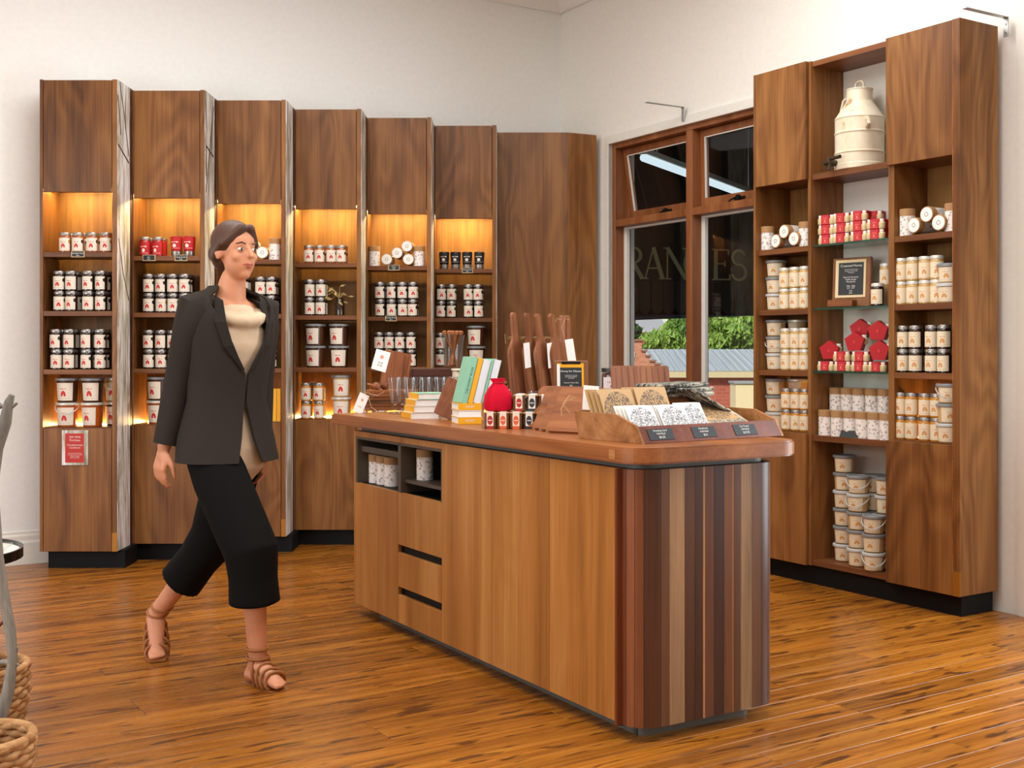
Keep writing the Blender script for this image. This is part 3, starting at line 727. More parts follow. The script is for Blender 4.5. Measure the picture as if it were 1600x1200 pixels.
ob('niche_floor', box(xp[0] + .019, xp[2], .021, .3, zn0 - .016, zn0 - .001), BLACKIN, cnt)
# the rounded end: upright planks of many timbers laid side by side around the curve
cols = [((104, 52, 26), .05), ((128, 72, 38), .035), ((106, 62, 38), .035), ((78, 48, 32), .07), ((92, 60, 40), .04), ((138, 108, 78), .075), ((78, 48, 32), .05), ((64, 38, 26), .04), ((150, 108, 72), .012), ((96, 58, 40), .045), ((58, 34, 26), .05), ((100, 62, 40), .04), ((132, 84, 50), .012), ((80, 52, 36), .035), ((136, 106, 76), .06), ((98, 66, 46), .05), ((70, 42, 30), .06), ((120, 78, 50), .06), ((88, 54, 36), .07)]
R = .095; e0 = xp[5] + .012; e1 = .088
path = [(e0, 0.0)] + [(x, y) for x, y in arc(e1 - R, R, R, -90, 0, 14)] + [(x, y) for x, y in arc(e1 - R, BD - R, R, 0, 90, 14)] + [(e0, BD)]
dense = []
for (x0, y0), (x1, y1) in zip(path, path[1:]):
    k = max(1, int(math.hypot(x1 - x0, y1 - y0) / .004))
    dense += [(x0 + (x1 - x0) * j / k, y0 + (y1 - y0) * j / k) for j in range(k)]
dense.append(path[-1])
acc = [0]
for p, q in zip(dense, dense[1:]): acc.append(acc[-1] + math.hypot(q[0] - p[0], q[1] - p[1]))
tot = acc[-1]; k_ = tot / sum(w for _, w in cols)
def at(s):
    for i in range(len(acc) - 1):
        if acc[i + 1] >= s: break
    u = (s - acc[i]) / max(1e-9, acc[i + 1] - acc[i]); p, q = dense[i], dense[i + 1]
    tx, ty = q[0] - p[0], q[1] - p[1]; L = math.hypot(tx, ty)
    return (p[0] + tx * u, p[1] + ty * u), (-ty / L, tx / L)
s = 0
for j, (c, w) in enumerate(cols):
    w *= k_; n = max(2, int(w / .012) + 1); outer, inner = [], []
    for q in range(n + 1):
        ss = s + .0006 + (w - .0012) * q / n; (x, y), (nx, ny) = at(min(ss, tot - 1e-6)); outer.append((x, y)); inner.append((x + nx * .02, y + ny * .02))
    d, l_ = tuple(int(v * .72) for v in c), tuple(min(255, int(v * 1.22)) for v in c)
    ob('plank', prism(bmesh.new(), outer + inner[::-1], BOT - .002, body_top), wood('end_plank_timber_%s' % 'abcdefghijklmnopqrstuv'[j], d, c, l_, 2, .34, figure=.15, var=.06, sc=1.6), cnt)
    s += w
ob('end_core', prism(bmesh.new(), [(e0 - .01, .025), (e1 - .05, .03), (e1 - .025, .08), (e1 - .025, BD - .08), (e1 - .05, BD - .03), (e0 - .01, BD - .025)], BOT, body_top - .004), BLACKIN, cnt)
ob('shadow_gap', prism(bmesh.new(), [(xp[0] + .02, .03), (e1 - R, .03)] + arc(e1 - R - .0, R, R - .03, -90, 0, 8) + arc(e1 - R, BD - R, R - .03, 0, 90, 8) + [(xp[0] + .02, BD - .03)], body_top + .0005, UNZ), GREYB, cnt)
ob('plinth', prism(bmesh.new(), [(xp[0] + .14, .07), (e1 - R, .07)] + arc(e1 - R - .02, R + .02, R - .05, -90, 0, 8) + arc(e1 - R - .02, BD - R - .02, R - .05, 0, 90, 8) + [(xp[0] + .14, BD - .07)], 0, BOT - .001), GREYB, cnt)
TR = .10
tp = [(LX, -.035)] + arc(.125 - TR, -.035 + TR, TR, -90, 0, 12) + arc(.125 - TR, .70 - TR, TR, 0, 90, 12) + [(LX, .70)]
ob('worktop', prism(bmesh.new(), tp, UNZ, TOPZ, .006), W_TOP, cnt)
ob('worktop_inlay', box(-.015, .018, -.0365, -.034, UNZ + .012, TOPZ - .01), W_TRAY, cnt)

# ------------------------------------------------------------------ goods: jars, tubs, canisters (one mesh per kind of part, many things)
def sm(fn, name):
    me = fin(fn, name, True); return me
JR, JH = .0335, .116
J = {'glass': sm(lathe(bmesh.new(), [(.030, 0), (JR, .004), (JR, .088), (.031, .097), (.0295, .1)], 20), 'honey_jar'),
     'lid': sm(lathe(bmesh.new(), [(.031, .0985), (.0325, .0985), (.0325, .112), (.031, .115), (.0, .1155)], 20), 'lid'),
     'label': sm(patch(JR + .0006, .01, .084, 66), 'label')}
def tubmesh(rt, h, rb=.86):
    b = rt * rb
    return {'body': sm(lathe(bmesh.new(), [(b - .004, 0), (b, .004), (rt - .003, h - .018), (rt, h - .016), (rt, h - .010)], 24), 'honey_tub'),
            'lid': sm(lathe(bmesh.new(), [(rt + .001, h - .016), (rt + .005, h - .015), (rt + .005, h - .004), (rt + .002, h - .001), (rt - .006, h - .001), (rt - .009, h - .006), (0, h - .006)], 24), 'lid'),
            'label': sm(patch(b + (rt - b) * .08 + .0014, h * .08, h * .80, 50, 12, -94, b + (rt - b) * .82 + .0014), 'label'),
            'handle': sm(tube(bmesh.new(), [((rt + .004) * math.cos(math.radians(a)), (rt + .010) * math.sin(math.radians(a)) - .004, h - .02 - .045 * math.sin(math.radians(-a))) for a in range(-180, 1, 15)], .0025, 6), 'handle')}
TB = tubmesh(.062, .141); TS = tubmesh(.056, .094)
CN = {'body': sm(lathe(bmesh.new(), [(.037, 0), (.037, .104)], 22), 'canister'),
      'lid': sm(lathe(bmesh.new(), [(.0385, .1), (.0385, .133), (.037, .135), (0, .135)], 22), 'lid'),
      'seal': sm(lathe(bmesh.new(), [(.034, .1352), (.034, .1358), (0, .1358)], 20), 'lid_sticker'),
      'mark': sm(lathe(bmesh.new(), [(.011, .1359), (.011, .1363), (.0085, .1363), (.0085, .1359)], 14, cap=False), 'printed_mark')}
rj = random.Random(11)
def jar(loc, rot, hon, lid, lab, label, group, s=1.0):
    rot = rot + rj.uniform(-.28, .28)
    j = ob('honey_jar', J['glass'], None, None, loc, rot, label, 'jar', group); j.scale = (s, s, s)
    l = ob('lid', J['lid'], None, j); p = ob('label', J['label'], None, j)
    for o, m in ((j, hon), (l, lid), (p, lab)):
        setm(o, m)
    return j
def setm(o, m):
    if not o.data.materials: o.data.materials.append(None)
    o.material_slots[0].link = 'OBJECT'; o.material_slots[0].material = m
def tub(K, loc, rot, mat, lid, lab, label, group, handle=False, turn=0):
    rot = rot + rj.uniform(-.25, .25) + turn
    j = ob('honey_tub', K['body'], None, None, loc, rot, label, 'tub', group)
    l = ob('lid', K['lid'], None, j); p = ob('label', K['label'], None, j)
    for o, m in ((j, mat), (l, lid), (p, lab)): setm(o, m)
    if handle: setm(ob('handle', K['handle'], None, j), LIDGW)
    return j
def canister(loc, rot, label, group, lying=False):
    e = Euler((PI / 2, 0, 0)).to_matrix() if lying else Matrix.Identity(3)
    r = (Matrix.Rotation(rot + rj.uniform(-.06, .06), 3, 'Z') @ e).to_euler()
    j = ob('canister', CN['body'], None, None, loc, r, label, 'canister', group)
    l = ob('lid', CN['lid'], None, j); setm(j, FLOR); setm(l, KRAFT)
    if lying:
        p = ob('lid_sticker', CN['seal'], None, j); setm(p, PAPER); q = ob('printed_mark', CN['mark'], None, p); setm(q, plain('brown_ink', (110, 100, 90), .6))
    return j
def tag(fr, px, z, y, label, w=.075, h=.036, lines=('HONEY', '$14'), tilt=0):
    x = fr.xat(px, y)
    t = ob('price_tag', box(-w / 2, w / 2, -.004, 0, 0, h, .0006), CREAM, None, fr.w(x, y, z), (tilt, 0, fr.a), label, 'tag', 'price tags')
    c = ob('black_card', box(-w / 2 + .004, w / 2 - .003, -.0052, -.004, .004, h - .002), CARDBLK, t)
    for q, s in enumerate(lines): text(s, .011, INKW, c, (0, -.0056, h * (.64 - .36 * q)), sx=.95)
    return t

POS = ['first', 'second', 'third', 'fourth', 'fifth', 'sixth']
SHN = ['top shelf', 'second shelf', 'third shelf', 'bottom niche']
GR = lambda kind, i: '%s in the stepped cabinets' % kind
def jars_on(i, s, pxs, hon, lid, labs, levels=2, rows=2, y0=.05, what='dark honey jar', skip=()):
    fr = unit_frame(i)
    for k, px in enumerate(pxs):
        x = fr.xat(px, y0)
        for r in range(rows):
            y = y0 + .072 * r
            if y > .18: continue
            for v in range(levels):
                if (k, v) in skip: continue
                nm = what if r == 0 else what + ' behind front'
                row = ('upper row', 'lower row')[1 - v] if levels > 1 else 'single row'
                lb = '%s, %s from left, %s, %s, %s stepped cabinet' % (nm, POS[k], row, SHN[s], ORD[i])
                jar(fr.w(x + rj.uniform(-.002, .002), y, SH[s] + v * .1162), 0, hon, lid, labs[(k + v * 3) % len(labs)], lb, GR('honey jars', i))
def tubs_on(i, s, pxs, mat, lid, lab, levels=2, y0=.085, handles=(), what='honey tub', turn=-.1):
    fr = unit_frame(i)
    for k, px in enumerate(pxs):
        for v in range(levels):
            row = ('lower', 'upper')[v] if levels > 1 else 'only'
            m = mat[v] if isinstance(mat, tuple) else mat
            l = lid[v] if isinstance(lid, tuple) else lid
            tub(TB, fr.w(fr.xat(px, y0), y0, SH[s] + v * .1415), 0, m, l, lab, '%s %s, %s from left, %s of %s stepped cabinet' % (row, what, POS[k], SHN[s], ORD[i]), GR('honey tubs', i), (k, v) in handles, turn)
def cans_on(i, s, spec):
    fr = unit_frame(i)
    for kind, px, py, desc in spec:
        if kind == 'up': canister(fr.w(fr.xat(px, .06), .06, SH[s] + .0), 0, '%s, %s of %s stepped cabinet' % (desc, SHN[s], ORD[i]), 'floral canisters in the stepped cabinets')
        else:
            z = SH[s] + .0387 if py is None else zat(py, fr.w(0, .02).y)
            canister(fr.w(fr.xat(px, .02), .16, max(z, SH[s] + .0387)), 0, '%s, %s of %s stepped cabinet' % (desc, SHN[s], ORD[i]), 'floral canisters in the stepped cabinets', True)
MIX = [LB_S, LB_S, LB_R, LB_S, LB_R, LB_S]
# cabinet 1
jars_on(0, 0, [102, 122, 144, 166], H_AMB, LIDM, [LB_G, LB_S, LB_S, LB_G], 1, 2, what='amber honey jar')
jars_on(0, 1, [92.5, 112, 138, 158.5], H_DARK, LIDM, MIX)
jars_on(0, 2, [88, 108.5, 136, 157.5], H_DARK, LIDM, [LB_R, LB_R, LB_S, LB_S])
tubs_on(0, 3, [105.5, 145], (PLASTA, PLASTD), (LIDW, LIDG), LB_R, handles={(0, 0)})
tub(TB, unit_frame(0).w(.375, .185, SH[3]), 0, PLASTD, LIDW, LB_R, 'lower honey tub behind at the right end, bottom niche of first stepped cabinet', GR('honey tubs', 0))
tub(TB, unit_frame(0).w(.375, .185, SH[3] + .1415), 0, PLAST, LIDW, LB_R, 'upper honey tub behind at the right end, bottom niche of first stepped cabinet', GR('honey tubs', 0), True)
tag(unit_frame(0), 122, SH[0] - .03, .003, 'black price tag on the top shelf edge of first stepped cabinet', lines=('Australian Honey', '$14'))
# cabinet 2
jars_on(1, 0, [226.5, 247], plain('red_honey', (150, 26, 24), .1, coat=.6), LIDM, [LB_W], 1, 2, what='red labelled honey jar')
def inverted(fr, px, z, y, mat, lab, label, group, taper):
    x = fr.xat(px, y)
    j = ob('spread_jar', J_INV[taper], None, None, fr.w(x, y, z), rj.uniform(-.1, .1), label, 'jar', group); setm(j, mat)
    setm(ob('lid', J_INVL, None, j), LIDM); setm(ob('label', J_INVP[taper], None, j), lab); return j
J_INV = [sm(lathe(bmesh.new(), [(.030, .032), (.031, .036), (.036, .112), (.034, .118), (0, .118)], 20), 'spread_jar')]
J_INVL = sm(lathe(bmesh.new(), [(0, 0), (.030, 0), (.031, .002), (.031, .030), (.029, .032), (0, .032)], 20), 'lid')
J_INVP = [sm(patch(.0318, .040, .110, 80, 12, -90, .0368), 'label')]
for k, px in enumerate((276, 296)):
    inverted(unit_frame(1), px, SH[0], .05, RED, LB_W, 'red spread jar standing on its silver lid, %s, top shelf of second stepped cabinet' % ('left one', 'right one')[k], 'red spread jars', 0)
tag(unit_frame(1), 233, SH[0] - .03, .003, 'left black price tag on the top shelf edge of second stepped cabinet', lines=('Jam', '$12'))
tag(unit_frame(1), 283, SH[0] - .03, .003, 'right black price tag on the top shelf edge of second stepped cabinet', lines=('Honey Spread', '$15'))
jars_on(1, 1, [233, 252, 270, 289], H_DARK, LIDM, [LB_S, LB_G, LB_S, LB_S], rows=2)
jars_on(1, 2, [233, 251.5, 271, 289], H_DARK, LIDM, MIX, rows=1)
tubs_on(1, 3, [247, 288], (PLASTA, PLASTD), (LIDW, LIDG), LB_R)
# cabinet 3
cans_on(2, 0, [('lie', 373.6, 394, 'floral canister lying at left of the heap'), ('lie', 408.8, 394.4, 'floral canister lying at right of the heap'), ('lie', 391, 382.5, 'floral canister lying on top of the heap'), ('up', 429.5, 0, 'floral canister standing at right')])
jars_on(2, 1, [359, 380, 406.5, 424], H_DARK, LIDM, MIX)
jars_on(2, 2, [362, 382, 407, 425], H_DARK, LIDM, MIX, rows=1)
jars_on(2, 3, [399, 415.5], H_GOLD, LIDM, [LB_R], rows=1, what='golden honey jar')
tub(TB, unit_frame(2).w(.2, .19, SH[3] + .0), 0, PLAST, LIDW, LB_R, 'lower honey tub behind the golden jars, bottom niche of third stepped cabinet', GR('honey tubs', 2))
tub(TB, unit_frame(2).w(.2, .19, SH[3] + .1415), 0, PLAST, LIDW, LB_R, 'upper honey tub behind the golden jars, bottom niche of third stepped cabinet', GR('honey tubs', 2))
fr = unit_frame(2)
YEL = plain('yellow_book_cover', (232, 168, 28), .5)
MINT = plain('mint_book_cover', (134, 190, 162), .5)
def book(loc, rot, w, h, t, cover, label, group, spine=None, lying=True, ttl=None):
    """closed book: block of pages with a cover wrapped round its spine at -x; lying flat, thickness along z"""
    b = empty('book', loc, 0, label, 'book', group); b.rotation_euler = rot if isinstance(rot, tuple) else (0, 0, rot)
    ob('pages', box(.002, w - .003, .003, h - .003, .0025, t - .0025), PAPER, b)
    bm = bmesh.new(); bx(bm, 0, w, 0, h, 0, .0022); bx(bm, 0, w, 0, h, t - .0022, t); ob('cover', bm, cover, b)
    ob('spine', box(-.0005, .0022, 0, h, .0, t, .0006), spine or cover, b)
    if ttl: text(ttl, t * .5, INKW if cover is YEL else INKK, b, (-.0009, h * .5, t / 2), (PI / 2, 0, -PI / 2))
    return b
for k, px in enumerate((429, 435.5)):
    b = empty('book', fr.w(fr.xat(px, .03), .03, SH[3]), 0, '%s of two yellow books standing, bottom niche of third stepped cabinet' % ('left', 'right')[k], 'book', 'yellow books in the cabinets')
    ob('pages', box(-.009, .009, .003, .147, .002, .2), PAPER, b)
    bm = bmesh.new(); bx(bm, -.0115, -.0092, 0, .15, 0, .204); bx(bm, .0092, .0115, 0, .15, 0, .204); ob('cover', bm, YEL, b)
    ob('spine', box(-.0117, .0117, -.001, .0025, 0, .204, .0006), YEL, b)
# cabinet 4
jars_on(3, 0, [482, 499.5, 517, 533.5], H_AMB, LIDM, [LB_S], 1, 2, what='amber honey jar')
jars_on(3, 1, [483.5, 501.5], H_DARK, LIDM, [LB_R], rows=2)
tubs_on(3, 2, [493, 530], PLASTD, LIDG, LB_R)
jars_on(3, 3, [478, 498.5], H_GOLD, LIDM, [LB_R], rows=2, what='golden honey jar')
tubs_on(3, 3, [534], PLAST, (LIDW, LIDG), LB_R)
fr = unit_frame(3)
vs = ob('bottle_vase', sm(lathe(bmesh.new(), [(.027, 0), (.031, .004), (.031, .075), (.024, .095), (.022, .115), (.024, .118), (.018, .118), (.018, .09)], 18), 'bottle_vase'), plain('brown_bottle_glass', (46, 26, 18), .06, coat=.6), None, fr.w(fr.xat(531, .07), .07, SH[1]), 0, 'small brown bottle with dried gum leaves beside jars in fourth stepped cabinet', 'vase')
bm = bmesh.new(); rr = random.Random(5)
for q in range(13):
    a = rr.uniform(-1, 1); tip = Vector((-.02 + a * .075, rr.uniform(-.05, .02), .135 + rr.uniform(-.045, .08)))
    tube(bm, [(0, 0, .11), (tip.x * .5, tip.y * .5, .15), tip], [.0015, .001, .0008], 5)
    d = Vector((rr.uniform(-1, 1), rr.uniform(-.4, .2), rr.uniform(-.9, .4))).normalized() * .042; s_ = d.cross(Vector((0, 1, .3))).normalized() * .007
    vv = [bm.verts.new(p) for p in (tip, tip + d * .45 + s_, tip + d, tip + d * .45 - s_)]; bm.faces.new(vv)
ob('dried_leaves', bm, plain('dried_leaf', (190, 164, 104), .8), vs)
# twine tied round the jars in the bottom niche
tw = bmesh.new()
lz = SH[3] + .1162 + .117
bow = [(-.02, 0, 0), (.0, 0, .004), (.016, 0, .03), (.019, -.004, .012), (0, -.002, .002), (-.016, -.004, .012), (-.02, -.006, -.02), (-.012, -.01, -.05)]
tube(tw, bow, .0016, 5); tube(tw, [(-.055, 0, 0), (0, 0, .001), (.055, 0, 0)], .0014, 5)
ob('twine_bow', tw, plain('brown_twine', (150, 110, 70), .9), None, fr.w(fr.xat(489, .05), .05, lz), 0, 'brown twine bow tied across two golden jars in fourth stepped cabinet', 'twine')
# cabinet 5
cans_on(4, 0, [('up', 585, 0, 'floral canister standing at left'), ('lie', 605.2, 405, 'floral canister lying beside the left standing one'), ('lie', 638, 405, 'floral canister lying below the topmost one'), ('lie', 621.5, 395, 'floral canister lying in the middle of the heap'), ('lie', 637.5, 384.6, 'floral canister lying topmost in the heap'), ('up', 655, 0, 'floral canister standing at right')])
jars_on(4, 1, [594, 611.6, 628.6, 645], H_DARK, LIDM, [LB_S, LB_S, LB_G, LB_S])
jars_on(4, 2, [592, 608, 624.5, 642], H_DARK, LIDM, [LB_S])
tubs_on(4, 3, [594, 634], PLAST, LIDG, LB_R, 1)
tag(unit_frame(4), 615.5, SH[0] - .03, .003, 'black price tag on the top shelf edge of fifth stepped cabinet', lines=('Infuser', '$28'))
tag(unit_frame(4), 611, SH[1] - .03, .003, 'black price tag on the second shelf edge of fifth stepped cabinet', lines=('Eucalypt Honey', '$16'))
# cabinet 6
for k, px in enumerate((694, 712, 730, 749)):
    inverted(unit_frame(5), px, SH[0], .05, plain('black_spread', (22, 20, 22), .2), LB_K, 'black spread jar standing on its silver lid, %s from left, sixth stepped cabinet' % POS[k], 'black spread jars', 0)
tag(unit_frame(5), 730.5, SH[0] - .03, .003, 'black price tag on the top shelf edge of sixth stepped cabinet', lines=('Honey Spread', '$16'))
jars_on(5, 1, [689, 705.5, 731.6, 747], H_DARK, LIDM, [LB_S])
jars_on(5, 2, [688], H_DARK, LIDM, [LB_R], rows=1)
tubs_on(5, 2, [744], PLASTD, LIDG, LB_R)
tubs_on(5, 3, [706, 744], PLAST, LIDG, LB_R, 1)

# ---- display cabinet right of the window
def rj_(col, s, pxs, hon, lid, lab, levels, y, what, z0=None, turn=0):
    for k, px in enumerate(pxs):
        for v in range(levels):
            row = ('lower row', 'upper row')[v]
            jar(RC.w(RC.xat(px, y), y, (SH[s] if z0 is None else z0) + v * .1162), RC.a + .38 + turn, hon, lid, lab[(k + v) % len(lab)], '%s, %s from left, %s, %s, %s bay of display cabinet' % (what, POS[k], row, SHN[s], col), 'honey jars in the display cabinet', 1.0)
def rt_(col, s, pxs, levels, y, what='honey tub', handles=(), z=None, turn=0):
    for k, px in enumerate(pxs):
        for v in range(levels):
            lv = ('lowest', 'second lowest', 'third lowest', 'fourth lowest', 'fifth lowest', 'topmost')[v] if levels > 1 else 'single'
            tub(TS, RC.w(RC.xat(px, y), y, (SH[s] if z is None else z) + v * .0945), RC.a + .45, PLAST, LIDG if (k + v) % 3 else LIDGW, LB_O, '%s %s in the stack, %s, %s bay of display cabinet' % (lv, what, SHN[s] if z is None else 'floor niche', col), 'honey tubs in the display cabinet', (k, v) in handles, turn)
def rc_(col, s, spec, z=None):
    for kind, px, py, desc, y in spec:
        x = RC.xat(px, y)
        if kind == 'up': canister(RC.w(x, y, SH[s] if z is None else z), RC.a, '%s, %s bay of display cabinet' % (desc, col), 'floral canisters in the display cabinet')
        else:
            P = RC.w(x, .03); zz_ = max(SH[s] + .0387, zat(py, P.y)); canister(RC.w(x, .155, zz_), RC.a, '%s, %s bay of display cabinet' % (desc, col), 'floral canisters in the display cabinet', True)
rc_('left', 0, [('up', 1199.5, 0, 'floral canister standing at the left on the top shelf', .075), ('lie', 1214.6, 376.7, 'floral canister lying at the left of the heap', .03), ('lie', 1241.5, 373, 'floral canister lying at the right of the heap', .03), ('lie', 1227.4, 361.8, 'floral canister lying on top of the heap', .03), ('up', 1259, 0, 'floral canister standing at the right on the top shelf', .075)])
rt_('left', 1, [1213], 3, .12); rj_('left', 1, [1227, 1243, 1258.5], H_PALE, LIDW, [LB_O], 2, .07, 'creamed honey jar')
rt_('left', 2, [1213], 3, .12, handles={(0, 1)}); rj_('left', 2, [1229, 1244, 1258.5], H_PALE, LIDW, [LB_O], 2, .07, 'creamed honey jar')
rt_('left', 3, [1212], 3, .12); rj_('left', 3, [1230, 1245, 1259], H_GOLD, LIDM, [LB_O], 2, .07, 'golden honey jar')
for s_ in (2, 3): tub(TS, RC.w(RC.xat(1247, .2), .2, SH[s_] + .0945 * 2 + .03 - .03), RC.a, PLAST, LIDW, LB_O, 'honey tub high behind the %s jars, left bay of display cabinet' % ('creamed honey', 'golden honey')[s_ - 2], 'honey tubs in the display cabinet')
for s_ in (2, 3):
    for v in (0, 1): tub(TS, RC.w(RC.xat(1247, .2), .2, SH[s_] + .0945 * v), RC.a, PLAST, LIDW, LB_O, 'honey tub %s behind the %s jars, left bay of display cabinet' % (('at the bottom', 'in the middle')[v], ('creamed honey', 'golden honey')[s_ - 2]), 'honey tubs in the display cabinet')
rc_('right', 0, [('up', 1418, 0, 'floral canister standing at the left on the top shelf', .075), ('lie', 1431.5, 351.8, 'floral canister lying at the left of the heap', .03), ('lie', 1467, 348, 'floral canister lying at the right of the heap', .03), ('lie', 1450, 335, 'floral canister lying on top of the heap', .03), ('up', 1489, 0, 'floral canister standing at the right on the top shelf', .075)])
rj_('right', 1, [1409, 1427, 1446.5, 1464.5], H_PALE, LIDW, [LB_O], 2, .07, 'creamed honey jar'); rt_('right', 1, [1484], 2, .075)
rj_('right', 2, [1412, 1431, 1456.5, 1475.5], H_DARK, LIDM, [LB_O], 2, .07, 'dark honey jar'); jar(RC.w(RC.xat(1447, .16), .16, SH[2]), RC.a + .4, H_DARK, LIDM, LB_O, 'dark honey jar behind the front row, third shelf, right bay of display cabinet', 'honey jars in the display cabinet')
rj_('right', 3, [1408, 1425.5, 1446, 1464.5], H_GOLD, LIDM, [LB_O], 2, .07, 'golden honey jar'); rt_('right', 3, [1483], 3, .07, handles={(0, 2)}, turn=.2)
# middle bay
gb_body = fin(box(-.037, .037, -.034, .034, 0, .052, .0015), 'gift_box')
gb_jar = sm(lathe(bmesh.new(), [(.014, 0), (.017, .006), (.017, .03), (.011, .038), (.011, .048), (0, .048)], 14), 'mini_jar')
gb_cap = sm(lathe(bmesh.new(), [(.0125, .038), (.0125, .0495), (0, .0495)], 14), 'jar_cap')
gb_face = fin(card(.036, .046), 'printed_front')
RED2 = print_mat('red_box_print', (190, 34, 42), (226, 120, 110), 'white_on')
POT = plain('cream_pot', (214, 196, 150), .4)
def giftbox(x, y, z, label, a=0):
    b = ob('gift_box', gb_body, None, None, RC.w(x, y, z), RC.a + .36 + a, label, 'box', 'small red gift boxes'); setm(b, RED)
    setm(ob('printed_front', gb_face, None, b, (-.014, -.0355, .003)), RED2)
    for q in (.024, -.042):
        j = ob('mini_jar', gb_jar, None, b, (q, -.027 if q > 0 else -.018, .001)); setm(j, POT); setm(ob('jar_cap', gb_cap, None, j), PAPER)
for k, (px, n) in enumerate(((1297, 3), (1321, 3), (1347, 3), (1373, 2))):
    for v in range(n):
        for r in (0, 1):
            if r and k in (0,): continue
            giftbox(RC.xat(px, .09) + rj.uniform(-.004, .004) + .03 * r, .09 + .075 * r, SH[0] + v * .0525, 'small red gift box, %s %s stack from left, %s, upper glass shelf' % ('front' if not r else 'rear', POS[k], ('bottom', 'middle', 'top')[v]), rj.uniform(-.08, .08))
for k, px in enumerate((1296, 1322, 1349, 1376)): giftbox(RC.xat(px, .09), .09, SH[2], 'small red gift box, %s from left in the bottom row, lower glass shelf' % POS[k])
for k, px in enumerate((1321, 1350)): giftbox(RC.xat(px, .09), .09, SH[2] + .0525, 'small red gift box, %s of two in the second row, lower glass shelf' % ('left', 'right')[k])
hexp = [(.055 * math.cos(math.radians(90 + 72 * q)), .055 * math.sin(math.radians(90 + 72 * q))) for q in range(5)]
hx_body = fin(prism(bmesh.new(), hexp, -.03, .03, .002, Matrix.Rotation(PI / 2, 4, 'X')), 'five_sided_box')
hx_line = fin(prism(bmesh.new(), [(x * .16, y * .2) for x, y in hexp], -.001, .001, 0, Matrix.Translation((0, -.0312, 0)) @ Matrix.Rotation(PI / 2, 4, 'X')), 'printed_emblem')
def hexbox(px, py, y, label):
    x = RC.xat(px, y); P = RC.w(x, y)
    b = ob('five_sided_box', hx_body, None, None, (P.x, P.y, zat(py, P.y) - .002), RC.a + .40, label, 'box', 'five-sided red gift boxes'); setm(b, RED)
    setm(ob('printed_emblem', hx_line, None, b), RED2)
    j = ob('mini_jar', gb_jar, None, b, (.04, .012, -.012)); setm(j, POT); setm(ob('jar_cap', gb_cap, None, j), PAPER)
for px, py, y, d in ((1298, 547.5, .09, 'five-sided red box at the left end on the bottom row of boxes'), (1337.5, 534, .085, 'five-sided red box in the middle on two stacked boxes'), (1345.5, 514, .16, 'five-sided red box behind and above the middle one'), (1374, 517, .09, 'five-sided red box at upper right beside the partition'), (1376, 548, .075, 'five-sided red box at lower right beside the partition')):
    hexbox(px, py, y, d + ', lower glass shelf')
sk = ob('sign_board', box(-.11, .11, 0, .02, 0, .262, .004), wood('sign_board_timber', (86, 52, 30), (116, 74, 44), (140, 94, 60), 2, .45), None, RC.w(RC.xat(1329, .13), .13, SH[1] + .004), (-.06, 0, RC.a + .25), 'wooden sign board with black Creamed Honey card on the middle glass shelf', 'sign')
ob('foot', box(-.11, .035, -.05, -.001, -.003, .035, .003), W_BRDX, sk); ob('cream_backing', box(-.09, .083, -.003, -.0005, .05, .25), CREAM, sk)
bc = ob('black_card', box(-.072, .07, -.0045, -.003, .063, .235), CARDBLK, sk)
text('Creamed Honey', .0185, INKW, bc, (0, -.005, .218)); text('smooth and thick honey\nspread on warm toast\nwith butter', .008, INKW, bc, (0, -.005, .19)); text('Natural Cinnamon\nVanilla Ginger\nMacadamia', .0115, INKW, bc, (0, -.005, .145)); text('250g   500g\n$12   $18', .0105, INKW, bc, (0, -.005, .105)); text('Tub\n$24', .0115, INKW, bc, (0, -.005, .079))
jar(RC.w(RC.xat(1371.5, .075), .075, SH[1]), RC.a + .3, H_DARK, LIDW, LB_O, 'single dark honey jar in front at right of the Creamed Honey sign', 'honey jars in the display cabinet')
kb = ob('riser_block', box(-.04, .04, -.04, .04, 0, .105, .002), KRAFT, None, RC.w(RC.xat(1386, .17), .17, SH[1]), RC.a, 'kraft card block under a honey jar on the middle glass shelf', 'block')
jar(RC.w(RC.xat(1385, .17), .17, SH[1] + .1055), RC.a + .3, H_PALE, LIDW, LB_O, 'creamed honey jar raised on a kraft block on the middle glass shelf', 'honey jars in the display cabinet')
MZ = SH[3] - .012
rc_('middle', 3, [('up', px, 0, 'floral canister, %s from left in the front row' % POS[k], .085) for k, px in enumerate((1290, 1309.5, 1329, 1348, 1367, 1386))], MZ)
rc_('middle', 3, [('up', px, 0, 'floral canister, %s from left in the raised back row' % POS[k], .17) for k, px in enumerate((1307, 1325, 1343, 1363, 1383))], MZ + .118)
ob('back_riser', box(RC.xat(1297, .14), pB0 - .005, .131, .268, 0, .1175, .002), W_IN, None, (RC.o.x, RC.o.y, MZ), RC.a, 'wooden riser under the back row of floral canisters', 'riser')
tt = ob('tent_tag', prism(bmesh.new(), [(-.02, 0), (.02, 0), (.002, .036), (-.002, .036)], -.055, .055, 0, Matrix.Rotation(PI / 2, 4, 'Z') @ Matrix.Rotation(PI / 2, 4, 'X')), CARDBLK, None, RC.w(RC.xat(1328, .052), .0555, MZ), RC.a + .1, 'black tent price tag in front of the floral canisters', 'tag')
BZ = ZB + .03
for nm, px, y, n, hd in (('left', 1319.5, .155, 6, ()), ('middle', 1341, .105, 5, ((0, 4), (0, 3))), ('front right', 1365.5, .072, 3, ((0, 0), (0, 2)))): rt_('middle', 3, [px], n, y, '%s honey tub' % nm, hd, BZ, .12)
for px, y, n, nm in ((1366, .215, 5, 'rear'), (1385, .17, 5, 'rear right')): rt_('middle', 3, [px], n, y, '%s honey tub' % nm, (), BZ)
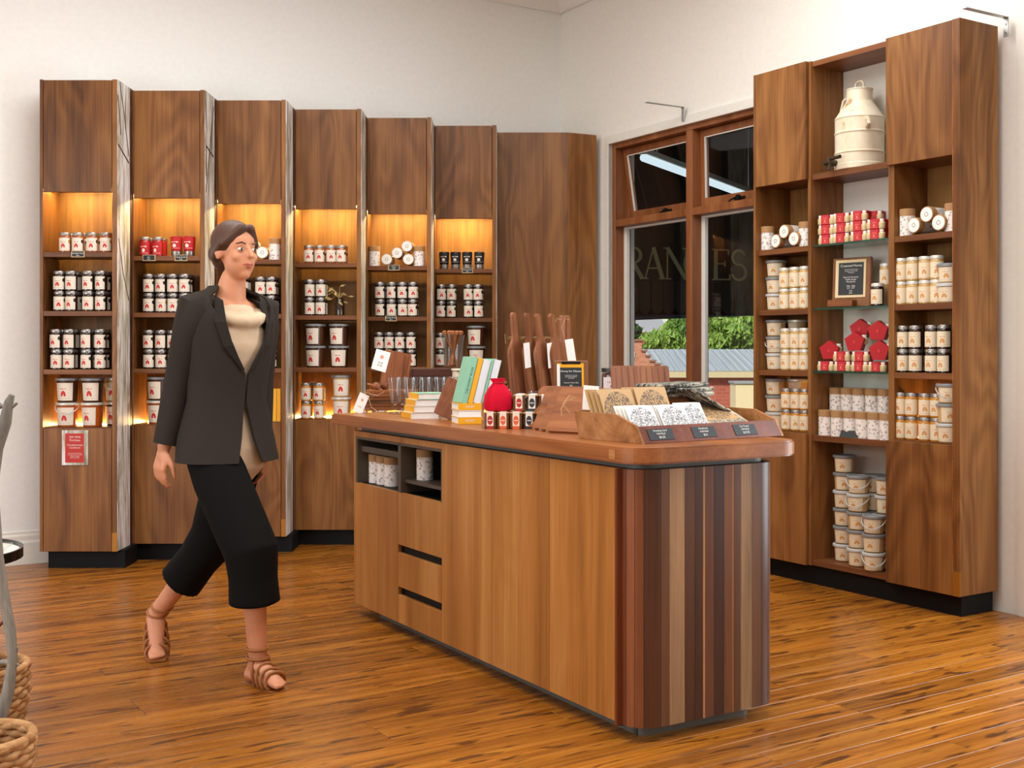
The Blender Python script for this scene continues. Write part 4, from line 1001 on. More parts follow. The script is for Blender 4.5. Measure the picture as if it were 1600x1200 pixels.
# old cream urn in the top of the middle bay
uf = RC.w(RC.xat(1343, .15), .15, 2.2)
URN = N('worn_cream_enamel'); a_ = URN.noise(URN.coord((1, 1, .5)), 9, 6, .65); b_ = URN.ramp(a_, [(.35, lin((150, 104, 60))), (.42, lin((214, 200, 170))), (.62, lin((226, 216, 194)))]); URN.rough(.5).base(b_); URN.bump(a_, .2, .003)
urn = ob('honey_urn', sm(lathe(bmesh.new(), [(.135, 0), (.138, .004), (.138, .03), (.135, .034), (.135, .088), (.139, .092), (.139, .098), (.135, .102), (.135, .2), (.139, .204), (.139, .21), (.135, .214), (.135, .285), (.138, .288), (.136, .294), (.075, .385), (.072, .39), (.072, .45), (.075, .453), (.074, .458), (0, .46)], 32), 'honey_urn'), URN.m, None, uf, RC.a, 'old cream enamel honey urn with tap in the top middle bay', 'urn')
urn.scale = (.93, .93, .93)
ob('lid_handle', sm(tube(bmesh.new(), [(-.03, 0, .458), (-.028, 0, .49), (-.015, 0, .505), (.015, 0, .505), (.028, 0, .49), (.03, 0, .458)], .006, 8), 'lid_handle'), URN.m, urn)
ob('side_handle', sm(tube(bmesh.new(), [(-.074, -.02, .42), (-.1, -.02, .41), (-.125, -.02, .33), (-.128, -.02, .30)], .007, 8), 'side_handle'), URN.m, urn)
ob('side_handle', sm(tube(bmesh.new(), [(.115, -.07, .27), (.15, -.1, .265), (.152, -.1, .24), (.118, -.075, .225)], .012, 8), 'side_handle'), URN.m, urn)
bm = bmesh.new(); tube(bm, [(-.06, -.115, .04), (-.075, -.16, .04), (-.085, -.2, .035)], [.018, .014, .012], 10); tube(bm, [(-.075, -.165, .0), (-.075, -.165, .07)], .013, 10); tube(bm, [(-.075, -.165, .06), (.02, -.18, .062)], [.008, .011], 8)
ob('tap', bm, plain('tarnished_tap', (74, 64, 48), .5, .6), urn, label='tarnished metal tap')
# red notice on the first cabinet
f0 = unit_frame(0)
nt = ob('notice', box(-.075, .075, -.004, 0, -.1, .1, .001), BARK, None, f0.w(f0.xat(117.5, -.001), -.0012, zat(699.5, 6.7)), 0, 'red notice in a bark-printed border on the lower door of first cabinet', 'notice')
rp = ob('red_card', box(-.056, .052, -.0048, -.004, -.085, .082), plain('notice_red', (186, 36, 24), .5), nt)
text('Gift With\nPurchase', .017, INKW, rp, (0, -.0052, .052)); text('Complimentary\nCookbook', .0145, INKW, rp, (0, -.0052, .008)); text('buy two jars of honey\nand take home our book\nof honey recipes\nwhile stocks last', .0082, INKW, rp, (0, -.0052, -.044))

# ------------------------------------------------------------------ things on the counter
def on(px, py, z=TOPZ): return ground(px, py, z)
TW = plain('jute_twine', (196, 166, 120), .9)
def white_tag(name, loc, rot, w, h, label, lines=None, hole=True):
    t = ob(name, card(w, h), PAPER, None, loc, rot, label, 'tag', 'white swing tags')
    if lines: text(lines, w * .17, INKK, t, (0, -.0006, h * .32)); ob('emblem', fin(prism(bmesh.new(), [(.14 * w * math.cos(a * .7854), .14 * w * math.sin(a * .7854)) for a in range(8)], 0, .0006, 0, Matrix.Translation((0, 0, h * .68)) @ Matrix.Rotation(PI / 2, 4, 'X')), 'emblem'), plain('tag_emblem', (214, 150, 130), .6), t)
    return t
def rrect(w, h, r, n=5):
    p = []
    for cx, cy, a in ((w / 2 - r, r, -90), (w / 2 - r, h - r, 0), (-w / 2 + r, h - r, 90), (-w / 2 + r, r, 180)): p += arc(cx, cy, r, a, a + 90, n)
    return p
def slab(w, h, t, r, bev=.003):
    """rounded board standing upright: x = width, z = height, front face at y=0"""
    return prism(bmesh.new(), rrect(w, h, r), -t, 0, bev, Matrix.Rotation(PI / 2, 4, 'X') )
def flat(w, d, t, r, bev=.003): return prism(bmesh.new(), [(x, y - d / 2) for x, y in rrect(w, d, r)], 0, t, bev)

# stack of serving boards at the far left end
pb = on(607, 640)
bth = (.018, .016, .017, .016, .018, .016); z = TOPZ
for k, t in enumerate(bth):
    o = Vector((rj.uniform(-.012, .012) + .006 * k, rj.uniform(-.01, .01), 0))
    w_ = (.25, .24, .22, .25, .23, .27)[k]
    ob('serving_board', flat(w_, .17, t, .03), W_BRDX, None, (pb.x + o.x - .01, pb.y + o.y, z), CT.a + PI / 2 + rj.uniform(-.12, .12) - .5, 'wooden serving board, %s from the bottom of the stack at the counter end' % POS[k], 'board', 'stacked serving boards'); z += t + .0006
topb = z
for k, (px, py) in enumerate(((588, 603.5), (601, 602.5))):
    Y = pb.y - .03 * (1 - k); X0 = (px - HX) / F * Y
    d = ob('honey_dipper', sm(lathe(bmesh.new(), [(0, -.022), (.012, -.02), (.018, -.012), (.014, -.009), (.020, -.004), (.016, 0), (.020, .005), (.015, .009), (.017, .014), (.009, .02), (.005, .024), (.0045, .11), (.006, .115), (0, .117)], 16), 'honey_dipper'), W_BRD, None, (X0, Y, topb + .020), (PI / 2 - .06, 0, PI + .5 + .4 * k), '%s wooden honey dipper lying on the stack of serving boards' % ('left', 'right')[k], 'dipper', 'honey dippers')
# leaning upright board with its tag behind the stack
P = on(612, 636); ubr = Euler((-.10, .17, .42), 'XYZ')
ub = ob('serving_board', slab(.115, .30, .03, .012), W_BRD, None, (P.x - .02, P.y + .03, TOPZ + .012), ubr, 'thick wooden board standing upright behind the stack of serving boards', 'board')
ob('end_face', box(.0576, .0586, .002, .028, .014, .286), W_DRK, ub)
ub2 = ob('serving_board', slab(.10, .29, .018, .012), W_BRD, None, (P.x + .022, P.y + .075, TOPZ + .012), ubr, 'thinner upright board directly behind the thick upright board', 'board')
P = (578 + 606) / 2; Y = 5.92
white_tag('swing_tag', ((591 - HX) / F * Y, Y, zat(579, Y)), (-.1, .28, .25), .075, .105, 'white swing tag hanging on the thick upright board', '18.95\nAUD')
bm = bmesh.new(); tube(bm, [((602 - HX) / F * Y, Y + .0, zat(549, Y)), ((606 - HX) / F * Y, Y, zat(543, Y)), ((612 - HX) / F * (Y + .06), Y + .03, zat(544, Y))], .0014, 5); ob('twine_loop', bm, TW, None, label='twine loop holding the white tag on the upright board', cat='twine')
Y = 5.78
white_tag('swing_tag', ((558 - HX) / F * Y, Y, zat(646, Y) + .004), (-.1, .42, .35), .05, .10, 'white swing tag hanging over the left counter end', '24.95')
bm = bmesh.new(); tube(bm, [((570 - HX) / F * Y, Y, zat(613, Y)), ((577 - HX) / F * Y, Y - .0, zat(625, Y)), ((580 - HX) / F * Y, Y, zat(636, Y)), ((590 - HX) / F * Y, Y, zat(643, Y))], .0014, 5); tube(bm, [((569 - HX) / F * Y, Y, zat(613, Y)), ((590 - HX) / F * Y, Y, zat(618, Y)), ((600 - HX) / F * Y, Y, zat(612, Y))], .0014, 5)
ob('twine_loop', bm, TW, None, label='loose twine hanging down the side of the board stack', cat='twine')
# fluted dessert glasses in two rows
def fluted():
    bm = bmesh.new(); n = 32
    prof = [(.030, 0), (.031, .003), (.026, .006), (.009, .014), (.008, .024), (.015, .034), (.019, .06), (.026, .12), (.034, .178), (.0325, .178), (.024, .12), (.017, .06), (.010, .042), (0, .04)]
    rings = []
    for r, z in prof:
        rings.append([bm.verts.new((r * (1 + (.05 if (i % 2 and .03 < z < .17 and r > .012) else 0)) * math.cos(2 * PI * i / n), r * (1 + (.05 if (i % 2 and .03 < z < .17 and r > .012) else 0)) * math.sin(2 * PI * i / n), z)) for i in range(n)])
    for a, b in zip(rings, rings[1:]):
        for i in range(n): bm.faces.new((a[i], a[(i + 1) % n], b[(i + 1) % n], b[i]))
    bm.faces.new(rings[0][::-1]); bmesh.ops.remove_doubles(bm, verts=bm.verts, dist=.0002)
    return fin(bm, 'fluted_glass', True, 30)
fg = fluted()
g0 = on(617, 647)
k = 0
for r in range(2):
    for c in range(5 - r):
        o = g0 + Vector((.0 + .073 * c + .03 * r, .02 * c + .068 * r, 0))
        ob('fluted_glass', fg, GLV, None, (o.x, o.y, TOPZ), rj.uniform(0, 1), 'tall fluted dessert glass, %s from left in the %s row of glasses' % (POS[c], ('front', 'rear')[r]), 'glass', 'fluted dessert glasses')
# stack of four books
bt_ = .029
for k in range(4):
    L = on(641, 655)
    ang = .34
    book((L.x + .010 * k + .004 * (k % 2), L.y + .012 + .002 * k, TOPZ + k * bt_), ang, .135, .17, bt_ - .0008, MINT if k == 3 else PAPER, 'closed cookbook with yellow spine, %s from the bottom of the stack of four' % POS[k], 'stack of four cookbooks', YEL)
# leaning board with a paper band
lb = Euler((-.25, -.36, .5))
P = on(690, 656)
b = ob('serving_board', slab(.125, .175, .032, .008), W_BRD, None, (P.x + .012, P.y - .02, TOPZ + .012), (-.2, .32, -.55), 'small thick board with white paper label leaning between the book stacks', 'board')
ob('paper_label', box(.0630, .0645, .004, .03, .03, .14), PAPER, b)
ob('lower_band', box(.0646, .0652, .006, .028, .035, .085), plain('grey_print', (200, 190, 184), .6), b)
# dark boxes, marble canister, vase of dipper sticks
P = on(676, 634)
z = TOPZ
for k, (w_, h_) in enumerate(((.25, .105), (.26, .052), (.27, .052))):
    ob('dark_box', box(-w_ / 2, w_ / 2, -.07, .07, 0, h_ - .001, .004), W_DRK, None, (P.x + .01, P.y + .07, z), .12 + .02 * k, '%s dark timber box of the stack under the glass vase' % ('lowest', 'middle', 'topmost')[k], 'box', 'stacked dark boxes'); z += h_
vz_ = z
Pm = on(718, 633); Pm.y = P.y - .08; Pm.x = (718 - HX) / F * Pm.y
MARB = N('veined_marble'); q = MARB.noise(MARB.coord(), 14, 5, .6, 2); MARB.rough(.35).base(MARB.ramp(q, [(.40, lin((150, 130, 92))), (.5, lin((214, 204, 176))), (.7, lin((232, 226, 208)))]))
mc = ob('marble_crock', sm(lathe(bmesh.new(), [(.038, 0), (.04, .004), (.04, .195), (.036, .198), (0, .198)], 24), 'marble_crock'), MARB.m, None, (Pm.x, Pm.y, TOPZ), 0, 'veined cream marble crock beside the dark boxes and mint books', 'crock')
ob('rim', sm(lathe(bmesh.new(), [(.040, .1985), (.046, .2), (.046, .208), (.04, .21), (0, .21)], 24), 'rim'), plain('cream_glaze', (230, 224, 204), .3), mc)
Yv = P.y + .07; xv = (708 - HX) / F * Yv
vase = ob('glass_vase', sm(lathe(bmesh.new(), [(.050, 0), (.052, .004), (.054, .06), (.057, .13), (.068, .19), (.066, .19), (.055, .13), (.051, .06), (.048, .012), (0, .012)], 28), 'glass_vase'), GLV, None, (xv, Yv, vz_), 0, 'clear glass vase full of wooden dipper sticks on the dark boxes', 'vase')
rs = random.Random(9)
STK = plain('dipper_stick_wood', (158, 96, 54), .6)
for k in range(18):
    a = rs.uniform(0, 6.28); r0 = .03; bx_, by_ = r0 * math.cos(a), r0 * .6 * math.sin(a)
    tx, ty = -.045 * math.cos(a + rs.uniform(-.5, .5)), -.035 * math.sin(a)
    bm = bmesh.new(); tube(bm, [(bx_, by_, .016), (tx, ty, .188)], .0042, 7)
    d = Vector((tx - bx_, ty - by_, .172)).normalized(); M = Matrix.Translation((tx, ty, .188)) @ d.to_track_quat('Z', 'Y').to_matrix().to_4x4()
    lathe(bm, [(.005, 0), (.011, .003), (.009, .007), (.012, .011), (.009, .015), (.011, .02), (.006, .025), (0, .026)], 10, M)
    ob('dipper_stick', fin(bm, 'dipper_stick', True), STK, None, (xv, Yv, vz_), 0, 'wooden dipper stick standing among others in the glass vase', 'dipper', 'dipper sticks in the vase')
# three flat books with five standing on them
L = on(716, 663); ang = .25
for k in range(3):
    wv_ = .155
    e = L + Vector((.002 * (k % 2), 0, 0))
    b = empty('book', (e.x, e.y, TOPZ + k * .0292), 0, 'flat cookbook under the standing books, %s' % ('lowest, yellow spine to the front', 'middle, pages to the front', 'uppermost, yellow spine to the front')[k], 'book', 'flat cookbooks')
    b.rotation_euler = (0, 0, ang)
    ob('pages', box(.003, .097, .003, wv_ - .003, .0025, .0262), PAPER, b)
    bm = bmesh.new(); bx(bm, 0, .1, 0, wv_, 0, .0022); bx(bm, 0, .1, 0, wv_, .0265, .0287); ob('cover', bm, YEL if k != 1 else PAPER, b)
    if k != 1:
        ob('spine', box(0, .1, -.0006, .0022, 0, .0287, .0006), YEL, b); text('HONEY', .012, INKW, b, (.05, -.0009, .0145))
bz = TOPZ + .0885
cov = [(MINT, .026, 'mint green'), (YEL, .020, 'yellow'), (PAPER, .034, 'white'), (MINT, .008, 'thin mint green'), (PAPER, .03, 'pale grey')]
xo = .0
for k, (m, t, nm) in enumerate(cov):
    # standing on end, leaning to the right; spine or fore edge towards the viewer
    lean = .25
    b = empty('book', (L.x + .012 + xo * math.cos(ang), L.y + .01 + xo * math.sin(ang), bz + .001), 0, '%s cookbook standing, %s from left, on the flat cookbooks' % (nm, POS[k]), 'book', 'standing cookbooks')
    b.rotation_euler = (0, lean, ang + .1); h_ = (.20, .195, .19, .19, .19)[k]
    ob('pages', box(.002, t - .002, .003, .125, .002, h_ - .002), PAPER, b)
    bm = bmesh.new(); bx(bm, 0, .002, 0, .128, 0, h_); bx(bm, t - .002, t, 0, .128, 0, h_); ob('cover', bm, m if m is not PAPER else plain('grey_white_cover', (206, 210, 212), .5), b)
    if m is not PAPER: ob('spine', box(-.0004, t + .0004, -.0012, .002, 0, h_, .0008), m, b)
    else: ob('page_edge', box(.002, t - .002, -.0004, .003, .001, h_ - .001), plain('grey_white_pages', (214, 218, 222), .7), b)
    if k == 0: text('THE HONEY BOOK', .0135, INKK, b, (.013, -.0016, .1), (PI / 2, -PI / 2, 0))
    xo += t + .003
# little honey jars in paper straps, two tiers
TRK = fin(box(-.024, .024, -.024, .024, 0, .058, .004), 'small_honey_jar')
TRL = fin(box(-.0245, .0245, -.0245, .0245, .0585, .066, .003), 'lid')
bmst = card(.027, .067); STR = fin(bmst, 'paper_strap'); STT = fin(box(-.0135, .0135, -.026, .026, .0663, .0672), 'strap_top')
D_R = print_mat('strap_red', (232, 216, 200), (170, 38, 32), 'disc'); D_O = print_mat('strap_orange', (236, 218, 196), (220, 96, 50), 'disc'); D_K = print_mat('strap_black', (230, 222, 210), (44, 46, 52), 'disc')
H_TEA = plain('tea_brown_honey', (104, 58, 22), .08, coat=.6)
def sjar(loc, rot, strap, glass, label):
    j = ob('small_honey_jar', TRK, None, None, loc, rot, label, 'jar', 'strapped small honey jars'); setm(j, glass); setm(ob('lid', TRL, None, j), KRAFT)
    setm(ob('paper_strap', STR, None, j, (0, -.0258, 0)), strap); setm(ob('strap_top', STT, None, j), PAPER)
S0 = on(764, 670); S1 = on(822, 674)
dv = (S1 - S0); aj = math.atan2(dv.y, dv.x) - .12
seq = [(D_R, H_TEA, 'red'), (D_O, H_TEA, 'orange'), (D_O, H_TEA, 'orange'), (D_K, H_DARK, 'black'), (D_K, H_TEA, 'black')]
u = Vector((math.cos(-.12), math.sin(-.12), 0)); vb = Vector((-u.y, u.x, 0))
nm = ['leftmost', 'second', 'third', 'fourth', 'fifth']
for r in range(3):
    for k, (sm_, gm, cn) in enumerate(seq):
        p = S0 + u * (.0515 * k - (.0 if r == 0 else .0)) + vb * (.027 + .053 * r) + u * .004
        sjar((p.x, p.y, TOPZ), math.atan2(u.y, u.x), sm_, gm, 'small jar with %s strap, %s from left in lower tier, %s row' % (cn, POS[k], ('front', 'middle', 'back')[r]))
for r in range(2):
    for k, (sm_, gm, cn) in enumerate([(D_R, H_TEA, 'red'), (D_K, H_DARK, 'black'), (D_K, H_TEA, 'black')]):
        p = S0 + u * (.0515 * (k + 2) + .012) + vb * (.06 + .053 * r)
        sjar((p.x, p.y, TOPZ + .0676), math.atan2(u.y, u.x), sm_, gm, 'small jar with %s strap, %s from left in upper tier, %s row' % (cn, POS[k], ('front', 'rear')[r]))
# red drawstring bag standing on the lower tier
Pb = S0 + u * .03 + vb * .055
bm = bmesh.new(); n = 36
prof = [(.0, .0, 0), (.046, .001, .2), (.053, .01, .3), (.055, .035, .35), (.050, .065, .5), (.036, .09, 1.2), (.024, .104, 1.6), (.019, .112, 1.2), (.025, .124, 1.8), (.027, .13, 1.8), (.018, .128, 1.2), (.0, .12, .5)]
rings = []
for r, z, wv in prof:
    rings.append([bm.verts.new(((r * (1 + .05 * wv * math.sin(9 * 2 * PI * i / n + z * 20)) * math.cos(2 * PI * i / n)) * 1.08 - .02 * z, r * (1 + .05 * wv * math.sin(9 * 2 * PI * i / n + z * 20)) * math.sin(2 * PI * i / n) * .8, z)) for i in range(n)])
for a, b in zip(rings, rings[1:]):
    for i in range(n): bm.faces.new((a[i], a[(i + 1) % n], b[(i + 1) % n], b[i]))
bmesh.ops.remove_doubles(bm, verts=bm.verts, dist=.0004)
bag = ob('drawstring_bag', fin(bm, 'drawstring_bag', True, 60), REDCLOTH, None, (Pb.x, Pb.y, TOPZ + .0676), .1, 'red cotton drawstring bag standing on the small strapped honey jars', 'bag')
bm = bmesh.new(); tube(bm, [(.0215 * math.cos(a * .524), .018 * math.sin(a * .524), .112) for a in range(12)], .0022, 6, True); tube(bm, [(-.02, -.012, .112), (-.045, -.03, .08), (-.058, -.04, .03), (-.062, -.046, .004)], .002, 6)
ob('drawstring', bm, plain('red_cord', (170, 16, 40), .8), bag)
# cream tin with small wooden knobs behind the bag
Pc = on(786, 640)
ct = ob('cream_tin', box(-.045, .045, -.04, .04, 0, .095, .004), plain('cream_enamel', (220, 208, 176), .4), None, (Pc.x - .01, Pc.y + .02, TOPZ), .2, 'cream square tin of wooden knobs behind the red bag', 'tin')
ob('rim', box(-.049, .049, -.044, .044, .096, .106, .003), plain('cream_enamel', (220, 208, 176), .4), ct)
for k, (dx, dy, dz) in enumerate(((-.03, -.01, 0), (-.008, -.02, 0), (.015, -.015, 0), (.034, 0, 0), (-.018, .015, 0), (.012, .018, 0), (-.028, -.005, .021), (.026, .0, .02))):
    bm = bmesh.new(); lathe(bm, [(0, 0), (.009, .002), (.0125, .010), (.010, .019), (.004, .022), (.004, .026), (0, .027)], 12)
    ob('wooden_knob', fin(bm, 'wooden_knob', True), W_BRD, None, ct.matrix_basis @ Vector((dx, dy, .1064 + dz)), 0, 'small turned wooden knob in the cream tin behind the red bag', 'knob', 'wooden knobs in the cream tin')
# long-handled paddle boards standing in a row at the back
def paddle(h, w, t, hw, hl):
    s = w / 2; q = hw / 2
    p = [(-s + .012, 0), (s - .012, 0), (s, .012), (s, h - hl - .09)] + [(q + (s - q) * .5 * (1 + math.cos(PI * i / 5)), h - hl - .09 + .09 * i / 5) for i in range(1, 6)] + [(q, h - q)] + arc(0, h - q, q, 0, 180, 6)[1:]
    p += [(-q, h - hl)] + [(-(q + (s - q) * .5 * (1 + math.cos(PI * (5 - i) / 5))), h - hl - .09 * i / 5) for i in range(1, 6)] + [(-s, .012)]
    return prism(bmesh.new(), p, -t, 0, .003, Matrix.Rotation(PI / 2, 4, 'X'))
pm = fin(paddle(.475, .115, .024, .034, .12), 'paddle_board')
W_PAD = wood('paddle_timber', (92, 54, 36), (134, 84, 56), (164, 112, 80), 2, .24, figure=.3, sc=2, spec=.6)
rk = on(826, 642)
ob('paddle_rack', box(-.16, .22, -.06, .06, 0, .03, .004), W_DRK, None, (rk.x + .06, rk.y + .10, TOPZ), .1, 'low dark rack holding the long-handled paddle boards', 'rack')
for k, (px, pt) in enumerate(((814, 797), (839, 815), (859, 829), (881, 851))):
    Y = rk.y + .10 + .012 * k; x = (px - HX) / F * Y
    ln = math.atan2(px - pt, 150)
    o = ob('paddle_board', pm, W_PAD, None, (x + .004, Y, TOPZ + .035), (0, -ln, .8), 'long-handled wooden paddle board, %s from left in the row' % POS[k], 'board', 'paddle boards in a row')
    xt = (pt - HX) / F * Y
    if k in (1, 3): white_tag('swing_tag', (xt + .034, Y - .06, TOPZ + .22), (0, -.12, .9), .05, .13, 'white swing tag on the %s paddle board from left' % POS[k])
    bm = bmesh.new(); c = Vector((xt + .012, Y, TOPZ + .375)); tube(bm, [c + Vector((.02 * math.cos(a * .6), .018 * math.sin(a * .6), .006 * math.sin(a * 1.1))) for a in range(11)], .0015, 5)
    tube(bm, [c + Vector((-.02, 0, 0)), c + Vector((-.04, -.01, .02)), c + Vector((-.035, -.012, -.03))], .0013, 5); ob('twine_loop', bm, TW, None, label='twine tied round the neck of the %s paddle board from left' % POS[k], cat='twine')
for k, (px, m) in enumerate(((879, 1), (892, 0))):
    Y = rk.y + .20 + .02 * k; x = (px - HX) / F * Y
    ob('paddle_board', pm, W_PAD, None, (x, Y, TOPZ + .005 + .02), (-.05, .02, .3 + .5 * k), '%s of two paddle boards standing behind the menu board' % ('left', 'right')[k], 'board')
    bm = bmesh.new(); tube(bm, [(x - .01, Y - .03, TOPZ + .47), (x - .03, Y - .03, TOPZ + .48), (x - .05, Y - .03, TOPZ + .43), (x - .035, Y - .03, TOPZ + .38)], .0015, 5); ob('twine_loop', bm, TW, None, label='twine hanging from the %s paddle board behind the menu board' % ('left', 'right')[k], cat='twine')
white_tag('swing_tag', ((894 - HX) / F * (rk.y + .15), rk.y + .15, TOPZ + .25), (0, -.15, .2), .045, .12, 'white swing tag beside the menu board on the right paddle board')
# tumblers
tm = sm(lathe(bmesh.new(), [(.032, 0), (.033, .004), (.039, .112), (.0375, .112), (.031, .012), (0, .012)], 24), 'tumbler')
for k, (px, py) in enumerate(((837, 647), (862, 647))):
    P = on(px, py); ob('tumbler', tm, GLV, None, (P.x, P.y, TOPZ + .0), 0, '%s clear tumbler behind the chopping boards' % ('left', 'right')[k], 'glass', 'clear tumblers')
# menu on a wooden clip board
P = on(893, 655); ma = .14
mb = ob('menu_board', box(-.078, .078, 0, .018, 0, .262, .003), wood('sign_board_timber', (86, 52, 30), (116, 74, 44), (140, 94, 60), 2, .45), None, (P.x + .002, P.y, TOPZ + .002), (-.08, 0, ma), 'wooden clip board with black Honey for Cheese menu behind the chopping boards', 'sign')
ob('backing_sheet', box(-.066, .057, -.002, -.0004, .03, .25), YEL, mb); ob('paper_strip', box(-.066, -.052, -.0026, -.002, .03, .245), PAPER, mb)
ob('photo_strip', box(-.052, .045, -.0034, -.0026, .232, .246), YEL, mb); ob('clip', box(-.045, .042, -.009, -.0035, .246, .258, .002), BLACK, mb)
bc = ob('black_card', box(-.052, .047, -.0034, -.0026, .03, .23), CARDBLK, mb)
text('Honey for Cheese', .0125, INKW, bc, (-.002, -.0038, .214)); text('a drizzle of honey over\nsoft and blue cheeses\nat the table', .0062, INKW, bc, (-.002, -.0038, .189)); text('Honey for Cheese 250g', .0068, INKW, bc, (-.002, -.0038, .162)); text('$15', .009, INKW, bc, (-.002, -.0038, .149)); text('Honey Nut Mix', .0068, INKW, bc, (-.002, -.0038, .129)); text('$18', .009, INKW, bc, (-.002, -.0038, .117))
# chopping boards leaning one behind another
cb_ = fin(slab(.235, .205, .022, .022, .010), 'chopping_board')
P = on(884, 679)
for k in range(4):
    ob('chopping_board', cb_, W_BRDX, None, (P.x + .014 - .0235 * k, P.y + .004 + .078 * k, TOPZ + .001), Euler((-.58, 0, -.62)), 'dark chopping board leaning by the card tray, %s from the front' % POS[k], 'board', 'leaning chopping boards')
# card tray
T0, T1 = ground(1004, 694.5, TOPZ), ground(1225, 681, TOPZ); tdir = T1 - T0
tr = empty('card_tray', (T0.x, T0.y, TOPZ), math.atan2(tdir.y, tdir.x), 'wooden tray of greeting cards on the near end of the counter', 'tray')
TWd, TD = tdir.length, .335                                       # local x along the counter end, local y away from the viewer
prof = [(0, 0), (TD, 0), (TD + .028, .095), (.135, .092), (.034, .058)]
side = fin(prism(bmesh.new(), prof, -.006, .006, .0008, Matrix(((0, 0, 1, 0), (1, 0, 0, 0), (0, 1, 0, 0), (0, 0, 0, 1)))), 'tray_side')
for x in (.006, TWd - .006): ob('tray_side', side, W_TRAY, tr, (x, 0, 0))
fr_rot = Matrix.Rotation(-math.atan2(.034, .058), 4, 'X')
ob('tray_front', box(.012, TWd - .012, 0, .012, .001, .066, .001, fr_rot), W_RED, tr)
ob('tray_back', box(.012, TWd - .012, -.012, 0, .001, .098, .001, Matrix.Translation((0, TD, 0)) @ Matrix.Rotation(-math.atan2(.028, .095), 4, 'X')), W_TRAY, tr)
ob('tray_floor', box(.012, TWd - .012, .012, TD - .012, .001, .009), W_TRAY, tr)
for k, (x, ln) in enumerate(((.085, 'Greeting Card\nIndividual'), (.285, 'Notebook\nIndividual'), (.485, 'Tea Towel\nIndividual'))):
    t = ob('price_tag', box(-.055, .055, -.0016, 0, .012, .054, .0004, fr_rot), CARDBLK, None, tr.matrix_basis @ Vector((x + .01, -.0006, 0)), tr.rotation_euler.z, 'black price tag, %s from left on the front of the card tray' % POS[k], 'tag', 'price tags')
    lt = text(ln, .0105, INKW, t, fr_rot @ Vector((0, -.0022, .0405)), (PI / 2 - math.atan2(.034, .058), 0, 0)); text(('$6.50', '$16', '$19.95')[k], .012, INKW, t, fr_rot @ Vector((0, -.0022, .0215)), (PI / 2 - math.atan2(.034, .058), 0, 0))
D_W = print_mat('engraving_on_white', (236, 236, 236), (58, 60, 66), 'drawing'); D_B = print_mat('engraving_on_kraft', (194, 156, 108), (58, 44, 34), 'drawing'); D_G = print_mat('engraving_on_linen', (190, 178, 156), (46, 44, 44), 'drawing')
def cards(x, y, w, h, n, mat, edge, nm, lean=.5, dx=0, turn=0):
    for q in range(n):
        o = ob('greeting_card', card(w, h, .0022), mat if q == 0 else edge, None, tr.matrix_basis @ Vector((x + dx * q, y + .012 * q, .012)), (Euler((-lean, 0, tr.rotation_euler.z + turn))), '%s, %s from the front' % (nm, POS[q]), 'card', 'greeting cards in the tray')
    return o
KR = plain('kraft_card_plain', (196, 158, 108), .7)
cards(.105, .075, .125, .125, 4, D_W, PAPER, 'white engraved card in the left front bundle', .55, -.006)
cards(.245, .07, .125, .125, 2, D_W, PAPER, 'white tree card in the middle front bundle', .55, -.004)
cards(.345, .075, .105, .13, 3, D_W, PAPER, 'white fern card in the right front bundle', .55, -.002)
cards(.105, .195, .15, .175, 4, D_B, KR, 'kraft engraved card in the left back bundle', .42, -.010)
cards(.265, .19, .15, .18, 4, D_B, KR, 'kraft engraved card in the right back bundle', .42, -.008)
zf = .010
tb = tr.matrix_basis
for k, (m, w_, d_, x, y, zz_, tl, nm) in enumerate(((D_G, .20, .16, .535, .13, .035, .12, 'lower linen folder with black engraving'), (D_G, .21, .16, .53, .16, .05, .14, 'middle linen folder with black engraving'), (D_B, .19, .13, .515, .21, .075, .2, 'upper kraft folder with printed birds'))):
    bm = box(-w_ / 2, w_ / 2, -d_ / 2, d_ / 2, 0, .012, .002); uv = bm.loops.layers.uv.new('UVMap')
    for f in bm.faces:
        for l in f.loops: l[uv].uv = (l.vert.co.x / w_ + .5, l.vert.co.y / d_ + .5)
    ob('folded_towel', bm, m, None, tb @ Vector((x, y, zz_)), Euler((.42, .0, tr.rotation_euler.z + .04 * k)), nm + ' in the right part of the card tray', 'towel', 'folded towels in the tray')
# things behind the tray: riser, grooved board, grey tea towels, two dark jars
rz = CT.w(-.44, .52, TOPZ)
ob('display_riser', box(-.16, .17, -.075, .075, 0, .135, .004), W_TRAY, None, rz, CT.a + PI / 2, 'plain wooden riser behind the card tray', 'riser')
bd = ob('grooved_board', slab(.225, .13, .016, .01), W_BRD, None, CT.w(-.50, .47, TOPZ + .137), Euler((-.5, 0, CT.a + PI / 2 - .5)), 'red-brown grooved board leaning behind the tray on the riser', 'board')
for k in range(9): ob('groove', box(-.095 + .0235 * k, -.0935 + .0235 * k, -.0012, .0004, .012, .12), W_DRK, bd)
TEA = N('grey_leaf_print'); a = TEA.noise(TEA.coord((1, 2.4, 1)), 16, 4, .6, 1.8); TEA.rough(.9).base(TEA.ramp(a, [(.44, lin((46, 46, 44))), (.5, lin((122, 118, 106))), (.62, lin((176, 168, 150)))]))
